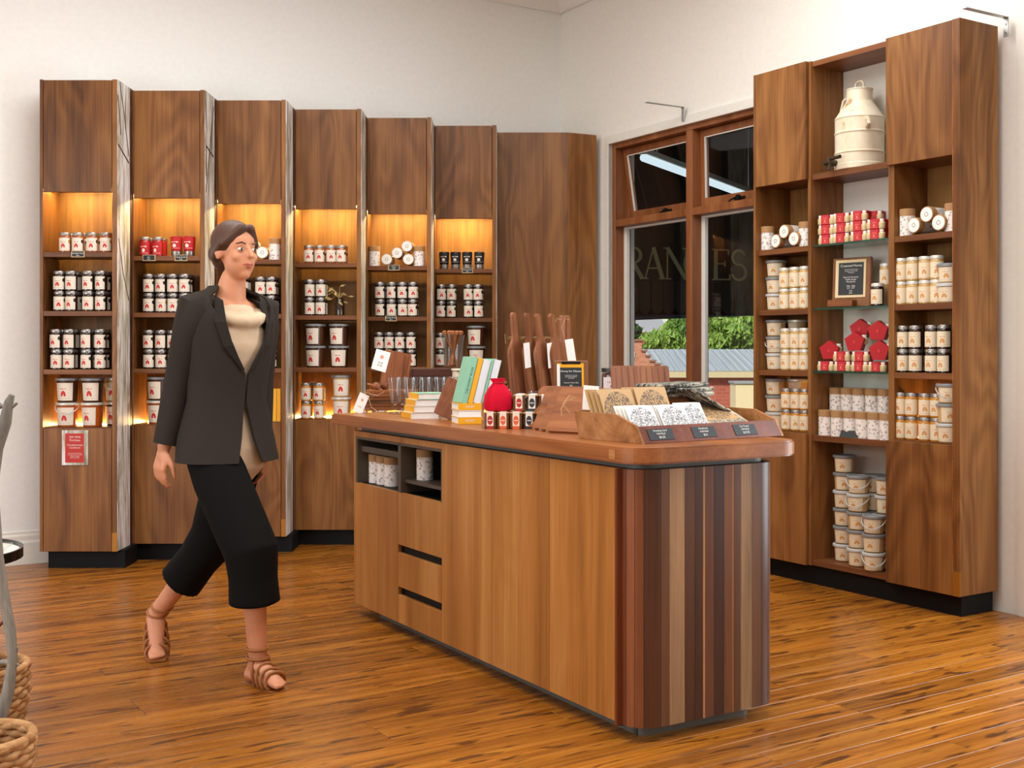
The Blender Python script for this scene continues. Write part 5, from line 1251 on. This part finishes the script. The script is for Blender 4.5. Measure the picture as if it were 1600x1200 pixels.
for k, (w_, d_, z0, x, y, tl) in enumerate(((.27, .17, .135, -.415, .55, .05), (.28, .16, .152, -.41, .55, .1), (.26, .15, .170, -.41, .545, .16))):
    bm = bmesh.new(); lathe(bm, [(0, 0)], 3, cap=False); bm.free()
    bm = box(-w_ / 2, w_ / 2, -d_ / 2, d_ / 2, 0, .016, .006)
    ob('tea_towel', fin(bm, 'tea_towel', True, 50), TEA.m, None, CT.w(x, y, TOPZ + z0 + .001), Euler((0, -.02, CT.a + PI / 2 + .1 * k)), 'folded grey leaf-printed tea towel, %s in the pile behind the tray' % ('lowest', 'middle', 'topmost')[k], 'towel', 'tea towels behind the tray')
bm = box(-.14, .14, -.06, .06, 0, .012, .005); ob('tea_towel', fin(bm, 'tea_towel', True, 50), TEA.m, None, CT.w(-.31, .62, TOPZ + .105), Euler((.0, .42, CT.a + PI / 2 + .1)), 'folded grey leaf-printed tea towel sloping down beside the tray', 'towel', 'tea towels behind the tray')
bj = sm(lathe(bmesh.new(), [(.042, 0), (.046, .006), (.046, .085), (.043, .096), (0, .098)], 24), 'preserve_jar'); bl_ = sm(lathe(bmesh.new(), [(.0455, .0985), (.0475, .0985), (.0475, .114), (.045, .117), (0, .117)], 24), 'lid'); bp_ = sm(patch(.0468, .02, .078, 66, 10, -90), 'label')
LBP = print_mat('label_pale_script', (214, 204, 206), (150, 120, 140), 'white_on')
for k, px in enumerate((957, 991)):
    Y = 4.98; x = (px - HX) / F * Y
    for v in range(2):
        j = ob('preserve_jar', bj, plain('plum_preserve', (64, 24, 18), .08, coat=.6), None, (x, Y + .02 * k, TOPZ + v * .1175), .1, '%s dark preserve jar of the %s stack behind the cards' % (('lower', 'upper')[v], ('left', 'right')[k]), 'jar', 'dark preserve jars')
        ob('lid', bl_, plain('black_tin_lid', (40, 38, 38), .35, .4), j); setm(ob('label', bp_, None, j), LBP)
P = on(905, 640)
tg = white_tag('swing_tag', tb @ Vector((.022, .30, .10)), Euler((0, .06, CT.a + .5)), .06, .085, 'white printed swing tag at the left corner of the card tray', '19.95')
bm = bmesh.new(); c = tb @ Vector((-.004, .35, .12)); tube(bm, [c + Vector((0, 0, .02)), c + Vector((-.03, -.01, .012)), c + Vector((-.05, -.02, -.015)), c + Vector((-.048, -.02, -.04))], .0018, 5); tube(bm, [c + Vector((0, 0, .02)), c + Vector((-.02, -.01, .03)), c + Vector((-.045, -.02, .0)), c + Vector((-.02, -.02, -.03))], .0016, 5); ob('twine_loop', bm, TW, None, label='twine bow hanging at the left corner of the card tray', cat='twine')
# canisters in the two niches of the counter
for k, px in enumerate((576.5, 588.5, 600.5, 613)): canister(CT.w(CT.xat(px, .085), .085, zn0), CT.a, 'floral canister in the left counter niche, %s from left' % POS[k], 'floral canisters in the counter niches')
for k, (px, y) in enumerate(((645, .15), (664, .085))): canister(CT.w(CT.xat(px, y), y, zn0 + .0605), CT.a, 'floral canister on the right counter niche shelf, %s one' % ('rear left', 'front right')[k], 'floral canisters in the counter niches')

# ------------------------------------------------------------------ the woman walking past
def voxel(bm, size, smooth=4, name='body'):
    me = bpy.data.meshes.new(name); bm.to_mesh(me); bm.free()
    o = bpy.data.objects.new(name, me); COL.objects.link(o)
    m = o.modifiers.new('r', 'REMESH'); m.mode = 'VOXEL'; m.voxel_size = size
    m = o.modifiers.new('s', 'SMOOTH'); m.iterations = smooth; m.factor = .5
    bpy.context.view_layer.update()
    out = bpy.data.meshes.new_from_object(o.evaluated_get(bpy.context.evaluated_depsgraph_get()))
    bpy.data.objects.remove(o); bpy.data.meshes.remove(me); out.name = name; out.materials.clear(); out.shade_smooth(); return out
def cap(bm, a, b, ra, rb, n=14, sq=(1, 1), side=None):
    """tapered limb from a to b with rounded ends; sq flattens it along/across the side direction"""
    a, b = Vector(a), Vector(b); d = b - a; L = d.length; d.normalize()
    s = Vector(side) if side is not None else d.orthogonal(); s = (s - d * s.dot(d)).normalized(); t = d.cross(s)
    M = Matrix(((s.x, t.x, d.x, a.x), (s.y, t.y, d.y, a.y), (s.z, t.z, d.z, a.z), (0, 0, 0, 1)))
    pr = [(ra * math.cos(math.radians(q)), -ra * math.sin(math.radians(-q)) if q < 0 else 0) for q in (-90, -60, -30, 0)]
    pr = [(max(.0001, ra * math.cos(math.radians(q))), ra * math.sin(math.radians(q))) for q in (-90, -60, -30, 0)] + [(max(.0001, rb * math.cos(math.radians(q))), L + rb * math.sin(math.radians(q))) for q in (0, 30, 60, 90)]
    bm2 = bmesh.new(); lathe(bm2, pr, n)
    bmesh.ops.remove_doubles(bm2, verts=bm2.verts, dist=.0003)
    bmesh.ops.scale(bm2, vec=(sq[0], sq[1], 1), verts=bm2.verts); bmesh.ops.transform(bm2, matrix=M, verts=bm2.verts)
    bmesh.ops.recalc_face_normals(bm2, faces=bm2.faces)
    me = bpy.data.meshes.new('t'); bm2.to_mesh(me); bm2.free(); bm.from_mesh(me); bpy.data.meshes.remove(me)
def ball(bm, c, r):
    r = r if isinstance(r, tuple) else (r, r, r)
    bmesh.ops.create_uvsphere(bm, u_segments=20, v_segments=12, radius=1, matrix=c @ Matrix.Diagonal(r + (1,)) if isinstance(c, Matrix) else Matrix.Translation(c) @ Matrix.Diagonal(r + (1,)))
V = Vector
hd = V((.75, -.66, 0)).normalized(); rt = V((hd.y, -hd.x, 0)); lf = -rt
PO = V((-1.135, 4.60, 0))                                    # ground point under the pelvis
pel = PO + V((0, 0, .92)); chest = PO + hd * .045 + V((0, 0, 1.28)); neck = PO + hd * .055 + V((0, 0, 1.47)); headc = PO + hd * .085 + V((0, 0, 1.635))
shR, shL = chest + rt * .158 + V((0, 0, .135)), chest + lf * .152 + V((0, 0, .135))
elR, wrR = V((-1.285, 4.50, 1.13)), V((-1.335, 4.49, .88))
elL, wrL = chest + lf * .165 - hd * .03 + V((0, 0, -.155)), chest + lf * .16 - hd * .02 + V((0, 0, -.41))
hiR, hiL = pel + rt * .085 + V((0, 0, -.02)), pel + lf * .085 + V((0, 0, -.02))
knR, anR = V((-.975, 4.38, .50)), V((-.955, 4.40, .085))
knL, anL = V((-1.20, 4.73, .50)), V((-1.468, 4.82, .165))
toeR = V((-.845, 4.305, .022)); toeL = V((-1.425, 4.705, .022))
SKIN = plain('skin', (206, 142, 106), .5, var=.02); 
bm = bmesh.new()
cap(bm, pel + V((0, 0, -.02)), pel + V((0, 0, .10)), .125, .105, sq=(.82, 1.25), side=hd)
cap(bm, pel + V((0, 0, .12)), chest, .10, .125, sq=(.78, 1.22), side=hd)
cap(bm, chest, chest + V((0, 0, .10)), .125, .095, sq=(.78, 1.3), side=hd)
cap(bm, shL + V((0, 0, -.012)), shR + V((0, 0, -.012)), .046, .046)
cap(bm, chest + V((0, 0, .14)) - hd * .01, neck + hd * .01 + V((0, 0, .06)), .068, .05)
for sh, el, wr in ((shR, elR, wrR), (shL, elL, wrL)):
    cap(bm, sh + V((0, 0, -.02)), el, .048, .039); cap(bm, el, wr, .039, .026)
for hp, kn, an in ((hiR, knR, anR), (hiL, knL, anL)):
    cap(bm, hp, kn, .088, .056); cap(bm, kn, an, .054, .034)
    mid = kn + (an - kn) * .28 - hd * .016; cap(bm, mid, mid + (an - kn) * .15, .05, .046)
def foot(bm, an, toe, lift):
    f = V((toe.x - an.x, toe.y - an.y, 0)).normalized(); s = V((-f.y, f.x, 0))
    heel = an - f * .035 + V((0, 0, -.052 if lift < .1 else -.03)); ball_ = toe - f * .045 + V((0, 0, .006))
    cap(bm, an, heel, .034, .03); cap(bm, heel, ball_, .029, .026, sq=(1.25, .9), side=s); cap(bm, an + f * .01 + V((0, 0, -.012)), ball_ + V((0, 0, .006)), .032, .022, sq=(1.25, .9), side=s)
    for q, (o, L, r) in enumerate(((-.026, .042, .012), (-.01, .046, .0095), (.004, .042, .009), (.017, .035, .0085), (.028, .027, .008))):
        b0 = ball_ + s * o * .9; cap(bm, b0, b0 + f * L + V((0, 0, -.008)), r * 1.2, r)
    return f, s, heel, ball_
ftR = foot(bm, anR, toeR, 0); ftL = foot(bm, anL, toeL, .2)
def hand(bm, wr, el, palm_n, side):
    d = (wr - el).normalized(); pn = (V(palm_n) - d * V(palm_n).dot(d)).normalized(); s = d.cross(pn) * side
    pc = wr + d * .085
    cap(bm, wr, wr + d * .03, .024, .026, sq=(1.1, .8), side=s)
    for o in (-.028, -.01, .01, .028): cap(bm, wr + d * .02 + s * o * .6, wr + d * .082 + s * o, .0145, .012)
    for o, L in ((-.030, .058), (-.0105, .072), (.0095, .078), (.029, .070)):
        k0 = wr + d * .085 + s * o; k1 = k0 + (d * .92 + pn * .38).normalized() * L * .5 + s * o * .14; k2 = k1 + (d * .72 + pn * .7).normalized() * L * .32; k3 = k2 + (d * .5 + pn * .86).normalized() * L * .24
        cap(bm, k0, k1, .0098, .0088, 8); cap(bm, k1, k2, .0088, .008, 8); cap(bm, k2, k3, .008, .0068, 8)
    t0 = wr + d * .025 + s * .024; t1 = t0 + (d * .7 + s * .6 + pn * .35).normalized() * .045; t2 = t1 + (d * .9 + s * .15 + pn * .4).normalized() * .03; t3 = t2 + (d * .9 + pn * .4).normalized() * .022
    cap(bm, t0, t1, .014, .0115, 8); cap(bm, t1, t2, .0112, .0098, 8); cap(bm, t2, t3, .0095, .0078, 8)
hand(bm, wrR, elR, lf, 1); hand(bm, wrL, elL, rt, -1)
# head: skull, jaw, nose, ears
up = V((0, 0, 1)); HM = Matrix(((rt.x, hd.x, 0, headc.x), (rt.y, hd.y, 0, headc.y), (0, 0, 1, headc.z), (0, 0, 0, 1)))   # local x = her right, y = forward
hm = lambda x, y, z: HM @ V((x, y, z))
ball(bm, HM @ Matrix.Translation((0, -.012, .028)), (.072, .09, .088)); ball(bm, HM @ Matrix.Translation((0, .02, -.035)), (.056, .066, .075)); ball(bm, HM @ Matrix.Translation((0, .055, -.088)), (.024, .022, .020))
cap(bm, hm(0, .082, .012), hm(0, .104, -.022), .007, .0115, 8); cap(bm, hm(0, .076, -.052), hm(0, .082, -.054), .013, .012, 8, (1.5, .7), rt)
for sx in (-1, 1):
    ball(bm, HM @ Matrix.Translation((sx * .074, -.012, -.004)) @ Matrix.Rotation(sx * .3, 4, 'Z'), (.008, .019, .031)); ball(bm, HM @ Matrix.Translation((sx * .036, .055, -.022)), (.022, .02, .02))
body = ob('person', voxel(bm, .0065, 5, 'person'), SKIN, None, (0, 0, 0), 0, 'woman in open dark jacket and black wide culottes striding past the narrow cabinets', 'person')
# face
for sx in (-1, 1):
    e = ob('eye', sm((lambda b: (ball(b, HM @ Matrix.Translation((sx * .031, .0725, .006)), (.0125, .0085, .0062)), b)[1])(bmesh.new()), 'eye'), plain('eye_white', (232, 226, 218), .2), body)
    ob('iris', sm((lambda b: (ball(b, HM @ Matrix.Translation((sx * .031, .079, .006)), (.0056, .0035, .0056)), b)[1])(bmesh.new()), 'iris'), plain('iris_brown', (48, 30, 20), .15), e)
    bm = bmesh.new(); tube(bm, [hm(sx * .016, .0835, .026), hm(sx * .032, .082, .032), hm(sx * .05, .068, .026)], [.003, .0035, .002], 6); ob('eyebrow', bm, plain('hair_brown', (74, 46, 30), .55), body)
bm = bmesh.new(); tube(bm, [hm(-.024, .073, -.053), hm(-.01, .0885, -.0505), hm(0, .0895, -.052), hm(.01, .0885, -.0505), hm(.024, .073, -.053)], [.002, .005, .0045, .005, .002], 8); tube(bm, [hm(-.02, .0735, -.056), hm(0, .0885, -.0605), hm(.02, .0735, -.056)], [.002, .006, .002], 8)
ob('lips', fin(bm, 'lips', True, 60), plain('lip_rose', (176, 92, 82), .4), body)
# hair: a cap over the crown and back, drawn into a low bun
bm = bmesh.new()
ball(bm, HM @ Matrix.Translation((0, -.024, .040)), (.083, .094, .088)); ball(bm, HM @ Matrix.Translation((0, -.060, -.01)), (.068, .058, .07)); ball(bm, HM @ Matrix.Translation((0, -.118, .0)), (.042, .04, .042))
for sx in (-1, 1): cap(bm, hm(sx * .02, .062, .09), hm(sx * .074, .02, .03), .018, .016); cap(bm, hm(sx * .074, .01, .03), hm(sx * .06, -.05, -.02), .016, .02)
ob('hair', voxel(bm, .006, 4, 'hair'), plain('hair_brown', (74, 46, 30), .55), body)
# cream top with a soft cowl
CRM = plain('cream_knit', (206, 184, 156), .85, spec=.1)
bm = bmesh.new()
cap(bm, pel + V((0, 0, .06)), pel + V((0, 0, .16)), .140, .115, sq=(.84, 1.25), side=hd); cap(bm, pel + V((0, 0, .14)), chest, .112, .136, sq=(.80, 1.22), side=hd); cap(bm, chest, chest + V((0, 0, .085)), .136, .105, sq=(.80, 1.22), side=hd)
cap(bm, pel + V((0, 0, -.06)) + hd * .02, pel + V((0, 0, .1)), .150, .135, sq=(.84, 1.22), side=hd)
ct_ = chest + hd * .02 + V((0, 0, .13))
for q in range(14):
    a, b = 2 * PI * q / 14, 2 * PI * (q + 1) / 14
    f = lambda a: ct_ + hd * (.085 * math.cos(a)) + rt * (.115 * math.sin(a)) + V((0, 0, -.045 * math.cos(a) + .0))
    cap(bm, f(a), f(b), .027, .027, 8)
ob('cream_top', voxel(bm, .008, 4, 'cream_top'), CRM, body)
# dark jacket: open front, hip length, long sleeves
JK = plain('dark_jacket_cloth', (50, 44, 40), .85, spec=.15)
def shell(rings, n0=-1.0, th=.010):
    """open-fronted garment: each ring = (centre, half depth, half width, opening angle in rad either side of the front)"""
    bm = bmesh.new(); N_ = 30; R_ = []
    for c, a, b, op in rings:
        R_.append([bm.verts.new(c + hd * (a * math.cos(t)) + rt * (b * math.sin(t))) for t in [op[0] + (2 * PI - op[0] - op[1]) * i / N_ for i in range(N_ + 1)]])
    for p, q in zip(R_, R_[1:]):
        for i in range(N_): bm.faces.new((p[i], p[i + 1], q[i + 1], q[i]))
    bmesh.ops.recalc_face_normals(bm, faces=bm.faces)
    bmesh.ops.solidify(bm, geom=list(bm.faces), thickness=th)
    return bm
z_ = lambda z, f=0: PO + hd * f + V((0, 0, z))
jk = shell([(z_(.825, .03), .168, .212, (.30, .22)), (z_(.92, .018), .152, .202, (.16, .12)), (z_(1.06, .02), .125, .168, (.03, .03)), (z_(1.16, .03), .128, .172, (.04, .04)), (z_(1.28, .042), .138, .188, (.40, .40)), (z_(1.37, .045), .128, .195, (.62, .62)), (z_(1.425, .042), .108, .205, (.74, .74)), (z_(1.462, .038), .092, .172, (.86, .86)), (z_(1.49, .03), .072, .095, (.95, .95)), (z_(1.505, .02), .066, .072, (1.0, 1.0))])
jacket = ob('jacket', fin(jk, 'jacket', True, 70), JK, body)
for sh, el, wr in ((shR, elR, wrR), (shL, elL, wrL)):
    bm = bmesh.new(); d = (wr - el).normalized(); o_ = (sh - chest); o_.z = 0; o_.normalize()
    pts = [sh - o_ * .055 + V((0, 0, .012)), sh + V((0, 0, .002)), sh + (el - sh) * .3, sh + (el - sh) * .7, el, el + d * .09, el + d * .18, wr - d * .015]
    tube(bm, pts, [.062, .072, .066, .058, .054, .051, .047, .046], 18)
    ob('sleeve', fin(bm, 'sleeve', True, 60), JK, jacket)
bm = bmesh.new()
for s_ in (1, -1):
    c = [z_(1.47, .03) + rt * s_ * .085, z_(1.44, .115) + rt * s_ * .085, z_(1.36, .150) + rt * s_ * .095, z_(1.27, .163) + rt * s_ * .072, z_(1.18, .163) + rt * s_ * .02]
    w_ = [.018, .03, .042, .036, .010]
    A_ = [bm.verts.new(p + hd * .004) for p in c]; B_ = [bm.verts.new(p + rt * s_ * w + hd * (.002 - .3 * w)) for p, w in zip(c, w_)]
    for i in range(4): bm.faces.new((A_[i], A_[i + 1], B_[i + 1], B_[i]))
bmesh.ops.recalc_face_normals(bm, faces=bm.faces); bmesh.ops.solidify(bm, geom=list(bm.faces), thickness=.006)
ob('lapels', bm, plain('dark_jacket_lapel', (42, 37, 34), .8, spec=.15), jacket, kind='stuff')
# wide black culottes
BK = plain('black_crepe', (17, 16, 15), .9, spec=.12)
bm = bmesh.new()
cap(bm, pel + V((0, 0, .02)), pel + V((0, 0, .05)), .135, .125, sq=(.86, 1.25), side=hd)
hemR = knR + (anR - knR) * .47; hemL = knL + (anL - knL) * .58
def leg(bm, hp, kn, hem, k):
    d = (hem - kn).normalized(); n = 22; pts = [hp + V((0, 0, .03)), hp + (kn - hp) * .35, hp + (kn - hp) * .75, kn, kn + (hem - kn) * .5, hem]
    bm2 = bmesh.new(); tube(bm2, pts, [.098, .106, .104, .102, .106 * k, .112 * k], n)
    bmesh.ops.recalc_face_normals(bm2, faces=bm2.faces); me = bpy.data.meshes.new('t'); bm2.to_mesh(me); bm2.free(); bm.from_mesh(me); bpy.data.meshes.remove(me)
leg(bm, hiR, knR, hemR, .86); leg(bm, hiL, knL, hemL, .80)
cap(bm, pel, pel + V((0, 0, -.08)), .12, .10, sq=(.9, 1.2), side=hd)
ob('culottes', voxel(bm, .009, 4, 'culottes'), BK, body)
# strappy tan sandals
TAN = plain('tan_leather', (150, 92, 44), .55)
for f, s, heel, bl in (ftR, ftL):
    e = ob('sandal', None, None, body)
    a0 = heel - f * .03 + V((0, 0, -.031)); toe = bl + f * .05
    t0 = V((toe.x, toe.y, .002)); h0 = V((a0.x, a0.y, max(.002, a0.z)))
    bm = bmesh.new(); m = bl.copy(); m.z = max(.002, bl.z - .027)
    for (p, w0), (q, w1) in zip(((h0, .03), (h0 + (m - h0) * .5, .03), (m, .044)), ((h0 + (m - h0) * .5, .03), (m, .044), (t0, .03))):
        v = [bm.verts.new(x) for x in (p - s * w0, p + s * w0, q + s * w1, q - s * w1)]; bm.faces.new(v)
    bmesh.ops.remove_doubles(bm, verts=bm.verts, dist=.001); bmesh.ops.recalc_face_normals(bm, faces=bm.faces); bmesh.ops.solidify(bm, geom=list(bm.faces), thickness=.010)
    ob('sole', bm, TAN, e)
    for u_, rw, rh, dz in ((1.0, .046, .036, .010), (.82, .049, .042, .012), (.62, .047, .052, .016), (.40, .043, .064, .024)):
        c = heel + (bl - heel) * u_ + V((0, 0, dz - .012))
        bm = bmesh.new(); tube(bm, [c + s * (rw * math.cos(q * .4189)) + V((0, 0, rh * max(-.55, math.sin(q * .4189)))) + f * .006 * math.sin(q * .84) for q in range(15)], .0066, 6, True); ob('strap', fin(bm, 'strap', True), TAN, e)
    an = anR if f is ftR[0] else anL; kn = knR if f is ftR[0] else knL; ax = (kn - an).normalized()
    for u_ in (.015, .05):
        c = an + ax * u_; s2 = s; f2 = s2.cross(ax)
        bm = bmesh.new(); tube(bm, [c + s2 * (.041 * math.cos(q * .4189)) + f2 * (.042 * math.sin(q * .4189)) for q in range(15)], .006, 6, True); ob('strap', fin(bm, 'strap', True), TAN, e)

# ------------------------------------------------------------------ things at the left edge: driftwood stand, tray table, baskets
DRIFT = wood('grey_driftwood', (84, 82, 76), (124, 120, 110), (160, 154, 142), 2, .7, figure=.2, sc=4)
Yd = 3.45
def E(px, py, Y=Yd): return V(((px - HX) / F * Y, Y, zat(py, Y)))
ds = ob('driftwood_stand', None, None, None, E(-10, 1135), 0, 'tall grey driftwood branch stand at the left edge of the room', 'stand'); o = ds.location.copy()
base_z = o.z
bm = bmesh.new(); tube(bm, [p - o for p in (V((E(-10, 1135).x, Yd, .0)), E(-8, 1140), E(12, 1085), E(20, 1030), E(16, 985), E(6, 930), E(-4, 870), E(-14, 760), E(-6, 700), E(8, 660), E(14, 628), E(19, 617))], [.03, .022, .018, .014, .016, .015, .017, .02, .02, .018, .013, .008], 12); ob('trunk', fin(bm, 'trunk', True, 60), DRIFT, ds)
for pts, r in (((E(13, 640), E(22, 633), E(27, 630)), .007), ((E(2, 633), E(-10, 640), E(-20, 650)), .009), ((E(16, 1035), E(4, 1034), E(-12, 1040)), .010), ((E(20, 1030), E(25, 1020), E(27, 1012)), .006), ((E(20, 1034), E(26, 1038), E(30, 1040)), .006), ((E(14, 640), E(4, 634), E(-8, 636)), .007)):
    bm = bmesh.new(); tube(bm, [p - o for p in pts], [r, r * .8, r * .5], 8); ob('branch', fin(bm, 'branch', True, 60), DRIFT, ds)
bm = bmesh.new(); lathe(bm, [(0, -o.z), (.07, -o.z), (.07, -o.z + .012), (.06, -o.z + .018), (0, -o.z + .018)], 24); ob('foot_plate', bm, plain('dull_iron', (70, 70, 68), .5, .6), ds)
# round tray table with a black rim
Yt = 3.75; ez = zat(866, Yt); ex = (26 - HX) / F * Yt
tt_ = ob('tray_table', None, None, None, (ex - .27, Yt, 0), 0, 'round tray table with pale top and black rim at the left edge', 'table')
ob('table_top', sm(lathe(bmesh.new(), [(0, ez - .018), (.262, ez - .018), (.262, ez), (0, ez)], 40), 'table_top'), WHITE, tt_)
ob('rim', sm(lathe(bmesh.new(), [(.263, ez - .02), (.27, ez - .02), (.27, ez + .012), (.263, ez + .012), (.263, ez - .02)], 40, cap=False), 'rim'), plain('black_iron', (24, 24, 24), .25, .5), tt_)
bm = bmesh.new(); lathe(bm, [(.0, 0), (.07, 0), (.07, .012), (.02, .02), (.014, .05), (.014, ez - .04), (.05, ez - .0185), (0, ez - .0185)], 20); ob('pedestal', fin(bm, 'pedestal', True), plain('black_iron', (24, 24, 24), .25, .5), tt_)
c0 = V((ex - .085, Yt, ez))
dish = ob('glass_dish', sm(lathe(bmesh.new(), [(.03, 0), (.045, .006), (.068, .030), (.066, .030), (.043, .010), (0, .007)], 24), 'glass_dish'), GLV, None, c0 + V((0, 0, .001)), 0, 'shallow glass dish on the round tray table at the left edge', 'dish')
bm = bmesh.new(); 
for q in range(5): a = q * 1.256; lathe(bm, [(0, .0), (.014, .006), (.012, .018), (0, .024)], 8, Matrix.Translation((.022 * math.cos(a), .022 * math.sin(a), .012)))
lathe(bm, [(0, .0), (.016, .008), (.012, .02), (0, .028)], 8, Matrix.Translation((0, 0, .03)))
cf = ob('carved_flower', fin(bm, 'carved_flower', True, 60), plain('ivory_carving', (224, 214, 196), .5), None, c0 + V((-.005, 0, .004)), 0, 'small ivory flower ornament in the glass dish at the left edge', 'ornament')
def wicker(name, c, r, h, label, sq=1.0, rings=9, col=(150, 104, 62)):
    b = ob('wicker_basket', None, None, None, c, .2, label, 'basket', 'wicker baskets'); WK = wood('seagrass_weave', (112, 72, 42), (166, 122, 78), (196, 156, 108), 0, .8, figure=.1, sc=6)
    rh = h / rings; n = 26
    me = []
    for ph in (0, 1):
        bm = bmesh.new(); pts = [(r * (1 + .035 * math.cos((n / 2) * a + PI * ph)) * math.cos(a), r * sq * (1 + .035 * math.cos((n / 2) * a + PI * ph)) * math.sin(a), .2 * rh * math.sin((n / 2) * a + PI * ph)) for a in [2 * PI * q / (n * 2) for q in range(n * 2)]]
        tube(bm, pts, rh * .62, 6, True); me.append(fin(bm, 'woven_strand', True, 70))
    for q in range(rings): 
        o = ob('woven_strand', me[q % 2], WK, b, (0, 0, rh * (q + .6))); t = .82 + .18 * min(1, q / rings * 1.6); o.scale = (t, t, 1)
    bm = bmesh.new(); tube(bm, [(r * 1.01 * math.cos(a), r * sq * 1.01 * math.sin(a), h) for a in [2 * PI * q / 40 for q in range(40)]], rh * .62, 8, True); ob('rim', fin(bm, 'rim', True, 70), WK, b)
    bm = bmesh.new(); lathe(bm, [(0, .004), (r * .84, .004), (r * .84, .014), (0, .014)], 24); bmesh.ops.scale(bm, vec=(1, sq, 1), verts=bm.verts); ob('base', bm, WK, b)
def gx(px, Y): return (px - HX) / F * Y
wicker('a', (gx(48, 3.24) - .135, 3.24, 0), .13, zat(1152, 3.24), 'low seagrass basket in the near left corner, closest to the viewer')
wicker('b', (gx(30, 3.62) - .15, 3.66, 0), .145, zat(1042, 3.66), 'taller seagrass basket behind the low basket at the left edge', 1, 14)
bm = bmesh.new(); bq = V((gx(18, 3.66), 3.66, zat(1000, 3.66)))
hz = zat(1042, 3.66)
bm2 = ob('cord_handle', fin((lambda bm: tube(bm, [(gx(14, 3.6), 3.6, hz + .002), (gx(21, 3.6), 3.6, hz + .06), (gx(20, 3.6), 3.6, hz + .13), (gx(10, 3.6), 3.6, hz + .165), (gx(-8, 3.6), 3.6, hz + .13), (gx(-12, 3.6), 3.6, hz + .003)], .006, 8))(bmesh.new()), 'cord_handle', True, 60), plain('dark_red_cord', (104, 44, 36), .7), None, label='dark red looped cord standing on the rim of the taller basket', cat='handle')
